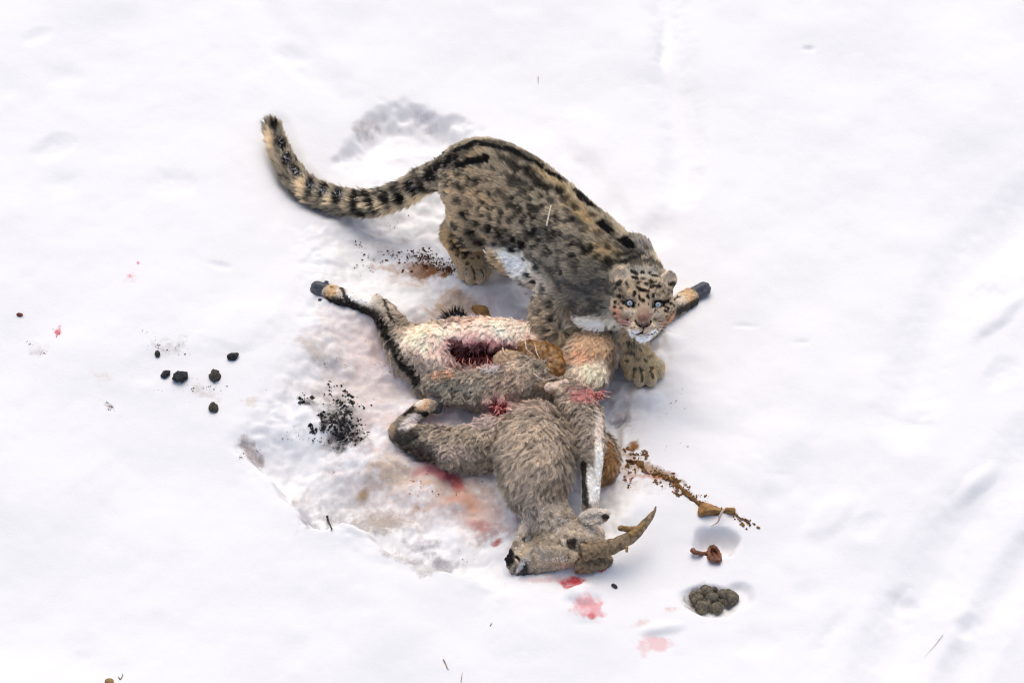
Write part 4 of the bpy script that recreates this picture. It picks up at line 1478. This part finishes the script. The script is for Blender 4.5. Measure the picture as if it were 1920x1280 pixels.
    # snow caught in the coat of the head and neck
    VV, FF = [], []
    rng = np.random.default_rng(15)
    for px, py, rx, ry, n in ((1045, 985, 20, 16, 40), (1062, 975, 16, 12, 30), (1042, 1048, 26, 6, 40), (1100, 1040, 10, 8, 20), (985, 1050, 10, 10, 24), (1105, 985, 14, 12, 24), (1020, 905, 30, 24, 20), (975, 1030, 10, 12, 20)):
        for _ in range(n):
            q = pt.hit(px + rng.normal(0, rx * .5), py + rng.normal(0, ry * .5)) + TOCAM * rng.uniform(.003, .010)
            r = rng.uniform(.0010, .0030)
            b = len(VV)
            VV += [q + r * np.array(d) * rng.uniform(.7, 1.3) for d in ((1, 0, 0), (-1, 0, 0), (0, 1, 0), (0, -1, 0), (0, 0, 1), (0, 0, -1))]
            FF += [(b + i, b + j, b + k) for i, j, k in ((0, 2, 4), (2, 1, 4), (1, 3, 4), (3, 0, 4), (2, 0, 5), (1, 2, 5), (3, 1, 5), (0, 3, 5))]
    sn = obj('snow_grains', new_mesh('snow_grains', np.array(VV), FF), plain('snow_grain', (.9, .9, .92), .6, .03, 30, 0), root)
    sn['kind'] = 'stuff'
    # opened stomach
    m_st = plain('stomach_wall', (.34, .175, .055), .38, .6, 55, .9, .45, (.075, .032, .010))
    m_sk = plain('raw_hide', (.50, .36, .23), .55, .4, 60, .7, .3, (.24, .155, .09))
    m_fat = plain('pale_sinew', (.70, .54, .43), .45, .35, 60, .3, .4)
    m_fl = plain('raw_flesh', (.20, .018, .018), .3, .6, 45, .6, .5, (.035, .004, .005))
    m_pk = plain('pink_flesh', (.62, .30, .26), .4, .35, 60, .4, .45, (.36, .06, .06))

    def lump(name, parts, mat, res=.005, noise=.006, freq=30, seed=1):
        c = np.array([p for p, r, k in parts])
        m = max(max(r) for p, r, k in parts) + .04
        g = Field(c.min(0) - m, c.max(0) + m, res)
        for p, r, k in parts:
            g.ell(p, r, k=k)
        V2, F2 = g.mesh(1)
        N2 = vnormals(V2, F2)
        V2 = V2 + N2 * (noise * fbm(V2 * freq, 3, seed))[:, None]
        return obj(name, new_mesh(name, V2, F2), mat, root)

    st = lump('stomach', [(P(1020, 668, .13), (.075, .05, .055), .02), (P(1042, 690, .125), (.050, .050, .05), .02), (P(995, 655, .13), (.05, .035, .04), .02)], m_st, noise=.010, freq=34)
    st['label'] = 'amber brown stomach bulging from the opened belly'
    fl = lump('hide_flap', [(P(952, 676, .12), (.055, .045, .035), .03), (P(985, 692, .12), (.060, .055, .04), .03), (P(1012, 716, .115), (.045, .035, .03), .03)], m_sk, noise=.014, freq=40, seed=4)
    fl['label'] = 'bare tan flap of hide beside the stomach'
    lump('flesh', [(P(868, 664, .02), (.045, .03, .03), .01), (P(900, 676, .01), (.05, .03, .03), .01), (P(928, 668, .02), (.04, .03, .03), .01)], m_fl, .004, .010, 40, 6)
    lump('flesh', [(P(938, 768, .06), (.034, .026, .024), .01), (P(945, 775, .06), (.02, .02, .02), .01)], m_fl, .004, .008, 60, 8)
    lump('flesh', [(P(1072, 722, .17), (.030, .016, .016), .01), (P(1100, 738, .165), (.030, .016, .018), .01), (P(1122, 742, .15), (.024, .016, .016), .01)], m_pk, .004, .010, 60, 7)
    lump('fat', [(P(1040, 726, .155), (.036, .024, .018), .015), (P(1058, 720, .155), (.024, .014, .016), .015)], m_fat, .004, .008, 40, 12)

    def strands(name, specs, mat, r):
        for pts in specs:
            q = spline(np.array([P(*p) for p in pts]), 6)
            n = len(q)
            v_, f_ = tube(q, r * (1 - .75 * np.linspace(0, 1, n) ** 2) * (1 + .2 * np.sin(np.arange(n) * 1.7)), 7)
            obj(name, new_mesh(name, np.array(v_), f_), mat, root)

    rng = np.random.default_rng(4)
    strands('sinew', [[(985, 640, .19), (988, 655, .2), (1000, 664, .2)], [(1003, 645, .19), (1006, 660, .19), (1012, 672, .195)], [(942, 652, .15), (948, 664, .165), (962, 660, .17)],
                      [(1000, 700, .17), (1020, 712, .17), (1046, 706, .165)]], m_fat, .003)
    strands('bone', [[(1058, 714, .18), (1074, 726, .19), (1090, 736, .19)]], m_fat, .011)
    sp = []
    for _ in range(16):
        x, y = rng.uniform(1085, 1128), rng.uniform(728, 742)
        a, l = rng.uniform(-.6, 1.6), rng.uniform(12, 26)
        sp.append([(x, y, .185), (x + .5 * l * math.cos(a) + rng.normal(0, 3), y + .5 * l * math.sin(a), .195), (x + l * math.cos(a), y + l * math.sin(a), .17)])
    strands('flesh_shred', sp[::2], m_pk, .0036)
    strands('flesh_shred', sp[1::4], m_fat, .0030)
    strands('flesh_shred', sp[3::4], m_fl, .0036)
    sp = []
    for _ in range(12):
        x, y = rng.uniform(922, 950), rng.uniform(756, 772)
        a, l = rng.uniform(0, 6.28), rng.uniform(8, 18)
        sp.append([(x, y, .09), (x + .5 * l * math.cos(a), y + .5 * l * math.sin(a), .105), (x + l * math.cos(a), y + l * math.sin(a), .10)])
    strands('flesh_shred', sp, m_pk, .0032)
    sp = []
    for _ in range(12):
        x, y = rng.uniform(850, 930), rng.uniform(655, 672)
        l = rng.uniform(14, 30)
        sp.append([(x, y, .07), (x + rng.normal(0, 6), y + .5 * l, .08), (x + rng.normal(4, 8), y + l, .06)])
    strands('flesh_shred', sp[::2], m_pk, .0026)
    # matted bloody hair hanging over the torn edges
    m_bh = plain('bloody_hair', (.62, .40, .36), .5, .4, 90, 0, .3, (.30, .06, .06))
    VV, FF = [], []
    spots = [(rng.uniform(838, 948), rng.uniform(640, 655), 1) for _ in range(150)] + [(rng.uniform(845, 940), rng.uniform(682, 694), -1) for _ in range(70)]
    spots += [(938 + rng.normal(0, 15), 766 + rng.normal(0, 11), 0) for _ in range(110)] + [(1098 + rng.normal(0, 24), 738 + rng.normal(0, 8), 0) for _ in range(120)]
    for px, py, sg in spots:
        l = rng.uniform(8, 24)
        a = (1.5 + rng.normal(0, .5)) if sg == 1 else ((-1.4 + rng.normal(0, .6)) if sg == -1 else rng.uniform(0, 6.28))
        q0 = pt.hit(px, py) + TOCAM * .002
        q1 = pt.hit(px + .45 * l * math.cos(a), py + .45 * l * math.sin(a)) + TOCAM * .012
        q2 = q1 + (RIGHT * math.cos(a) - UP * math.sin(a)) * (.5 * l / PXM) - TOCAM * rng.uniform(0, .012)
        if np.linalg.norm(q1 - q0) > .06:
            q1 = q0 + (RIGHT * math.cos(a) - UP * math.sin(a)) * (.45 * l / PXM) + TOCAM * .006
            q2 = q1 + (RIGHT * math.cos(a) - UP * math.sin(a)) * (.4 * l / PXM) - TOCAM * .012
        v_, f_ = tube(spline(np.array([q0, q1, q2]), 3), np.linspace(.0019, .0005, 7), 4)
        FF += [tuple(i + len(VV) for i in f2) for f2 in f_]
        VV += v_
    bh = obj('bloody_hair', new_mesh('bloody_hair', np.array(VV), FF), m_bh, root)
    bh['kind'] = 'stuff'
    return root


M_HORN = plain('horn_keratin', (.27, .195, .115), .75, .45, 70, .8, .2, (.10, .072, .045))
build_ibex()


# ------------------------------------------------------------------ small things on the snow
def at_px(name, px, py, r, seed, mat, rough=.25, sink=.35, yaw=0.0, freq=1.6):
    o = obj(name, blob_mesh(name, (r[0] / PXM, r[1] / PXM, r[2] / PXM), seed, rough, freq=freq), mat)
    q = gz(px, py)
    o.location = (q[0], q[1], q[2] + r[2] / PXM * (1 - sink))
    o.rotation_euler = (0, 0, yaw)
    return o


M_PELLET = plain('dung_brown', (.17, .145, .105), .85, .5, 80, .8, .15)
M_STONE = plain('dark_pellet', (.085, .075, .06), .8, .6, 90, .7, .2)
M_SLATE = plain('slate_black', (.035, .037, .04), .7, .6, 70, .6, .3)

d_root = empty('dung_clump', tuple(gz(1335, 1122)))
tag(d_root, 'clump of grey brown dung pellets in a snow pit at lower right', 'dung')
PELLETS = [(1323, 1105, 12), (1339, 1105, 10), (1300, 1117, 9), (1309, 1124, 12), (1328, 1112, 11), (1338, 1121, 11), (1355, 1115, 11), (1373, 1120, 12),
           (1362, 1126, 10), (1328, 1131, 11), (1317, 1139, 13), (1345, 1139, 12), (1312, 1112, 9), (1352, 1128, 9), (1331, 1122, 10), (1366, 1112, 9), (1303, 1127, 8), (1336, 1140, 9)]
zb = float(gz(1335, 1125)[2])
for i, (px, py, r) in enumerate(PELLETS):
    m = blob_mesh('pellet', (r / PXM * 1.08, r / PXM * .98, r / PXM * .9), i + 20, .34, freq=2.0)
    o = obj('pellet', m, M_PELLET)
    lay = .5 if 5 <= i % 9 <= 7 else 0
    o.location = P(px, py, zb + r / PXM * (.7 + lay))
    o.rotation_euler = (random.random() * 3, random.random() * 3, random.random() * 6)
    attach(o, d_root)

for px, py, rx, ry, rz, mat, lab, sd in (
        (436, 671, 10, 7, 7, M_SLATE, 'small dark slate pebble, the one nearest the tail side of the row', 1),
        (403, 707, 12, 10, 9, M_STONE, 'round brown dropping on clean snow, larger of the two brown ones', 2),
        (400, 766, 9, 10, 8, M_STONE, 'brown dropping lying alone, lowest of the scattered dark pieces', 3),
        (338, 709, 12, 14, 9, M_SLATE, 'largest black lump of the scattered dark pieces on the left', 4),
        (311, 703, 7, 9, 6, M_SLATE, 'black lump just left of the largest black one', 5),
        (295, 664, 7, 5, 4, M_SLATE, 'flat little black chip above the two black lumps', 6)):
    o = at_px('dropping' if mat is M_STONE else 'dark_pebble', px, py, (rx, ry, rz), sd, mat, .6, .42, random.random() * 3, 2.4)
    tag(o, lab, 'dropping' if mat is M_STONE else 'pebble', 'dark pieces scattered on the left snow')
o = at_px('reddish_chip', 37, 591, (6, 4, 3), 9, plain('dried_blood', (.16, .035, .03), .6, .4, 90, .4), .5, .3)
tag(o, 'tiny dark red chip at the far left edge', 'chip')
o = at_px('dark_chip', 1152, 1099, (7, 3.5, 3), 12, M_SLATE, .4, .3, -.8)
tag(o, 'small black chip on snow below the horn', 'chip')
o = at_px('brown_clod', 205, 1279, (8, 7, 5), 13, plain('clod_tan', (.34, .22, .09), .85, .4, 80, .6), .3, .3)
tag(o, 'tan clod cut by the bottom edge at lower left', 'clod')


def tube_obj(name, pts, r, mat, seg=7, n=8, rough=0.0, taper=.8):
    q = spline(np.array(pts), n)
    t = np.linspace(0, 1, len(q))
    rr = r * (1 - taper * t ** 2) * (1 + rough * np.sin(np.arange(len(q)) * 2.1))
    v_, f_ = tube(q, rr, seg)
    v_ = np.array(v_)
    if rough:
        v_ = v_ + .25 * rough * r * np.stack([fbm(v_ * 120, 2, k) for k in (1, 2, 3)], 1) * 4
    return obj(name, new_mesh(name, v_, f_), mat)


def gpt(px, py, dz):
    q = gz(px, py)
    return P(px, py, q[2] + dz)


# pale straw lying on the leopard's flank
M_STRAW = plain('pale_straw', (.78, .70, .52), .5, .12, 120, .2)
sa, sb = LEO_PAINT.hit(1024.5, 424), LEO_PAINT.hit(1033, 385)
off = TOCAM * .020
tag(tube_obj('straw_stalk', [sa + off, (sa + sb) / 2 + off * 1.1, sb + off], .0034, M_STRAW, 6, 4, 0, .4), 'short pale straw lying on the leopard flank', 'straw')

# gnawed bone in the upper pit on the right
M_BONE = plain('stained_bone', (.20, .085, .045), .5, .6, 70, .6, .35, (.09, .03, .015))
b_root = empty('gnawed_bone', tuple(gz(1330, 1036)))
tag(b_root, 'reddish brown gnawed bone lying in the snow pit above the dung', 'bone')
zb = float(gz(1330, 1030)[2])
for nm, pts, r, tp in (('shaft', [(1299, 1033, .035), (1312, 1037, .04), (1328, 1038, .035)], .0085, .05),
                       ('joint', [(1328, 1036, .035), (1333, 1026, .05), (1340, 1026, .05), (1348, 1038, .04), (1350, 1049, .03)], .0085, .1),
                       ('joint', [(1328, 1038, .03), (1332, 1046, .03), (1342, 1050, .03), (1351, 1050, .03)], .0105, .1),
                       ('joint', [(1336, 1030, .035), (1340, 1042, .03), (1345, 1048, .03)], .010, .1),
                       ('joint', [(1298, 1030, .035), (1301, 1034, .037), (1299, 1037, .035)], .0095, .1)):
    o = tube_obj(nm, [gpt(a, b, c - .018) for a, b, c in pts], r, M_BONE, 9, 6, .12, tp)
    attach(o, b_root)


def scrap(name, outline, lab, cat, mat, th=.010, arch=.02, seed=1, parent=None):
    """A dried, curled piece: a filled outline with thickness and a bend."""
    L = np.array(outline, float)
    c = L.mean(0)
    rings = [1.0, .72, .42, .15]
    q = np.concatenate([spline(np.vstack([L, L[:1]]), 4)[:-1]])
    m = len(q)
    top = []
    z0 = float(gz(*c)[2])
    for k, sc in enumerate(rings):
        for p in q:
            w = c + (p - c) * sc
            top.append(P(w[0], w[1], z0 + .010 + arch * (1 - sc ** 2)))
    V = np.array(top)
    V = V + .006 * np.stack([fbm(V * 35, 3, seed + k) for k in range(3)], 1)
    n = len(V)
    V = np.vstack([V, V - np.array((0, 0, th))])
    F = []
    for k in range(len(rings) - 1):
        for i in range(m):
            a, b = k * m + i, k * m + (i + 1) % m
            F.append((a, b, b + m, a + m))
            F.append((a + n, a + m + n, b + m + n, b + n))
    F.append(tuple(range((len(rings) - 1) * m, len(rings) * m)))
    F.append(tuple(n + i for i in range(len(rings) * m - 1, (len(rings) - 1) * m - 1, -1)))
    for i in range(m):
        a, b = i, (i + 1) % m
        F.append((a, a + n, b + n, b))
    o = obj(name, new_mesh(name, V, F), mat, parent)
    if lab:
        tag(o, lab, cat)
    return o


M_HIDE = plain('dried_hide', (.34, .185, .060), .6, .5, 45, .8, .3, (.15, .07, .025))
scrap('hide_scrap', [(878, 566), (895, 563), (914, 566), (918, 585), (926, 600), (938, 612), (920, 610), (904, 602), (892, 588)],
      'brown scrap of hide lying in snow behind the carcass thigh', 'hide', M_HIDE, .012, .014, 3)
scrap('dry_leaf', [(1308, 952), (1316, 943), (1332, 944), (1346, 950), (1352, 958), (1338, 962), (1322, 966), (1310, 962)],
      'curled brown leaf at the end of the debris trail', 'leaf', M_HIDE, .008, .022, 5)
scrap('dry_leaf', [(1361, 951), (1372, 950), (1379, 953), (1374, 962), (1366, 962), (1358, 956)],
      'smaller folded brown leaf right of the big curled one', 'leaf', M_HIDE, .006, .016, 7)
M_PALEST = plain('pale_stalk', (.55, .44, .36), .6, .3, 80, .3)
tag(tube_obj('dry_stalk', [gpt(1357, 954, .035), gpt(1350, 966, .03), gpt(1346, 978, .015), gpt(1332, 987, .004)], .0045, M_PALEST, 6, 6, .1),
    'pale bent stalk hanging between the two brown leaves', 'stalk')
M_TWIG = plain('dark_twig', (.06, .055, .045), .8, .4, 90, .4)
tag(tube_obj('twig', [gpt(613, 966, .012), gpt(616, 978, .02), gpt(622, 990, .012)], .0042, M_TWIG, 6, 5, .2, .3), 'short dark twig at the edge of the dirty ice hollow', 'twig')
M_GRASS = plain('dead_grass', (.30, .23, .17), .7, .3, 90, .2)
for pts, r, lab in (([(831, 1235), (835, 1242), (839, 1252), (843, 1254)], .0022, 'tiny dry grass sprig near the bottom edge'),
                    ([(864, 1278), (867, 1258)], .0012, 'thin dry stalk right of the grass sprig'),
                    ([(222, 1268), (226, 1272), (230, 1264), (229, 1261)], .0020, 'curled dry stem beside the tan clod'),
                    ([(1009, 143), (1009, 158)], .0012, 'hair thin stalk standing in snow above the leopard'),
                    ([(1768, 1189), (1752, 1210), (1733, 1231)], .0009, 'long thin stalk on snow at lower right'),
                    ([(919, 1172), (923, 1166)], .0018, 'short grass bit on snow below the ibex muzzle')):
    tag(tube_obj('grass_stalk', [gpt(x, y, .004) for x, y in pts], r, M_GRASS, 5, 4), lab, 'stalk')


# ragged strand of dried gut leading to the leaves
gp = [(1172, 862), (1192, 868), (1216, 884), (1244, 893), (1262, 902), (1284, 922), (1304, 940), (1326, 950), (1356, 956), (1378, 965), (1394, 976), (1407, 987)]
q = spline(np.array([gpt(x, y, .0) for x, y in gp]), 10)
t = np.arange(len(q))
rr = .0050 * (1 + 1.5 * fbm(np.stack([t * .21, t * 0, t * 0], 1), 3, 5)) * np.where(t > len(q) * .68, .62, 1.0)
v_, f_ = tube(q, np.maximum(rr, .002), 10)
v_ = np.array(v_)
v_ = v_ + .020 * np.stack([fbm(v_ * 55, 3, 11), fbm(v_ * 55, 3, 12), .5 * fbm(v_ * 55, 3, 13)], 1)
m_gut = plain('dried_gut', (.22, .115, .045), .75, .5, 75, .9, .2, (.085, .040, .015))
tag(obj('dried_gut', new_mesh('dried_gut', v_, f_), m_gut), 'ragged brown strand of dried gut trailing from carcass to the leaves', 'gut')


# loose crumbs nobody could count
def crumbs(name, spots, mat, lab, cat, n_seed, size=(.0015, .005)):
    rng = np.random.default_rng(n_seed)
    VV, FF = [], []
    uv = []
    for px, py, rx, ry, ang, n in spots:
        c, s_ = math.cos(R(ang)), math.sin(R(ang))
        cl = rng.normal(0, .5, (max(3, n // 12), 2))
        for _ in range(n):
            a, b = cl[rng.integers(len(cl))] + rng.normal(0, .16, 2)
            a, b = a * rx, b * ry
            uv.append((px + a * c - b * s_, py + a * s_ + b * c))
    uv = np.array(uv)
    pos = np.array([P(a, b, -.03) for a, b in uv])
    for _ in range(3):
        z = hgrid(pos[:, 0], pos[:, 1])
        pos = np.array([P(a, b, zz) for (a, b), zz in zip(uv, z)])
    oct_ = np.array(((1, 0, 0), (-1, 0, 0), (0, 1, 0), (0, -1, 0), (0, 0, 1), (0, 0, -1)), float)
    for q in pos:
        r = size[0] + (size[1] - size[0]) * rng.random() ** 3
        b = len(VV)
        m = oct_ * rng.uniform(.5, 1.4, (6, 1)) * r * np.array((1, 1, .7))
        m = m + rng.normal(0, .25 * r, (6, 3))
        VV += [q + d + np.array((0, 0, r * .3)) for d in m]
        FF += [(b + i, b + j, b + k) for i, j, k in ((0, 2, 4), (2, 1, 4), (1, 3, 4), (3, 0, 4), (2, 0, 5), (1, 2, 5), (3, 1, 5), (0, 3, 5))]
    o = obj(name, new_mesh(name, np.array(VV), FF, False), mat)
    tag(o, lab, cat, kind='stuff')
    return o


crumbs('black_debris', [(636, 772, 36, 36, 20, 420), (652, 815, 46, 24, 10, 420), (612, 790, 20, 16, 0, 120), (575, 750, 18, 10, 20, 90), (590, 805, 14, 10, 0, 60), (655, 748, 10, 10, 0, 80)],
       plain('charred_black', (.018, .018, .019), .75, .5, 80, .3), 'black crumbly stomach contents spilled on snow left of the carcass', 'debris', 2, (.0012, .0070))
crumbs('brown_debris', [(800, 488, 70, 16, 8, 500), (838, 508, 26, 10, 15, 160), (722, 492, 10, 5, 0, 14), (720, 450, 60, 50, 0, 40)],
       plain('soil_brown', (.11, .042, .014), .85, .5, 80, .3), 'dark brown crumbs spread beside the leopard hind paw', 'debris', 3, (.0015, .0055))
crumbs('trail_debris', [(1190, 845, 22, 16, 0, 40), (1190, 872, 48, 30, 20, 110), (1235, 890, 44, 18, 30, 100), (1285, 925, 44, 12, 36, 130), (1315, 945, 30, 14, 20, 40), (1390, 972, 26, 9, 34, 60),
                        (1262, 895, 8, 8, 0, 40), (1330, 935, 40, 10, 10, 16)],
       plain('trail_brown', (.22, .105, .035), .8, .5, 80, .3), 'brown crumbs in a trail right of the ear towards the leaves', 'debris', 4, (.0013, .0085))
crumbs('scattered_grit', [(310, 650, 70, 20, 20, 26), (390, 725, 60, 20, 10, 26), (300, 690, 160, 60, 0, 26), (640, 680, 80, 40, 0, 22), (560, 820, 80, 60, 0, 26), (720, 700, 60, 60, 0, 22),
                          (860, 1040, 50, 20, 0, 14), (980, 570, 30, 40, 0, 14), (75, 655, 24, 14, 0, 20), (205, 763, 22, 8, 20, 24), (480, 845, 34, 24, 0, 50), (790, 920, 140, 60, 0, 50), (1280, 800, 90, 70, 0, 14)],
       plain('grit_dark', (.05, .04, .035), .8, .5, 80, .3), 'dark grit sprinkled over the trampled snow', 'grit', 5, (.0012, .0036))
crumbs('flesh_crumbs', [(640, 897, 4, 4, 0, 3), (655, 840, 100, 60, 0, 8), (800, 900, 60, 30, 0, 12), (1130, 1066, 10, 5, 0, 8), (108, 625, 8, 8, 0, 5), (1176, 900, 30, 8, 0, 8), (750, 700, 60, 40, 0, 8)],
       plain('red_bits', (.42, .06, .04), .5, .5, 80, .3), 'small red and orange flesh crumbs on stained snow', 'crumbs', 6, (.0018, .0050))
# the black tail tuft lying on the snow
rng = np.random.default_rng(8)
VV, FF = [], []
for _ in range(110):
    px, py = 852 + rng.normal(0, 9), 598 + rng.normal(0, 5)
    a = -2.0 + rng.normal(0, .7) - (px - 852) * -.02
    l = rng.uniform(10, 22)
    q0 = gpt(px, py, .004)
    q1 = gpt(px + .5 * l * math.cos(a), py + .5 * l * math.sin(a), .022)
    q2 = gpt(px + l * math.cos(a), py + l * math.sin(a), .012)
    v_, f_ = tube(spline(np.array([q0, q1, q2]), 2), np.array((.0020, .0019, .0016, .0012, .0005)), 4)
    FF += [tuple(i + len(VV) for i in f) for f in f_]
    VV += v_
tag(obj('hair_tuft', new_mesh('hair_tuft', np.array(VV), FF), plain('black_hair', (.014, .015, .018), .5, .4, 80, 0)), 'tuft of black hair lying in snow behind the carcass', 'hair tuft')
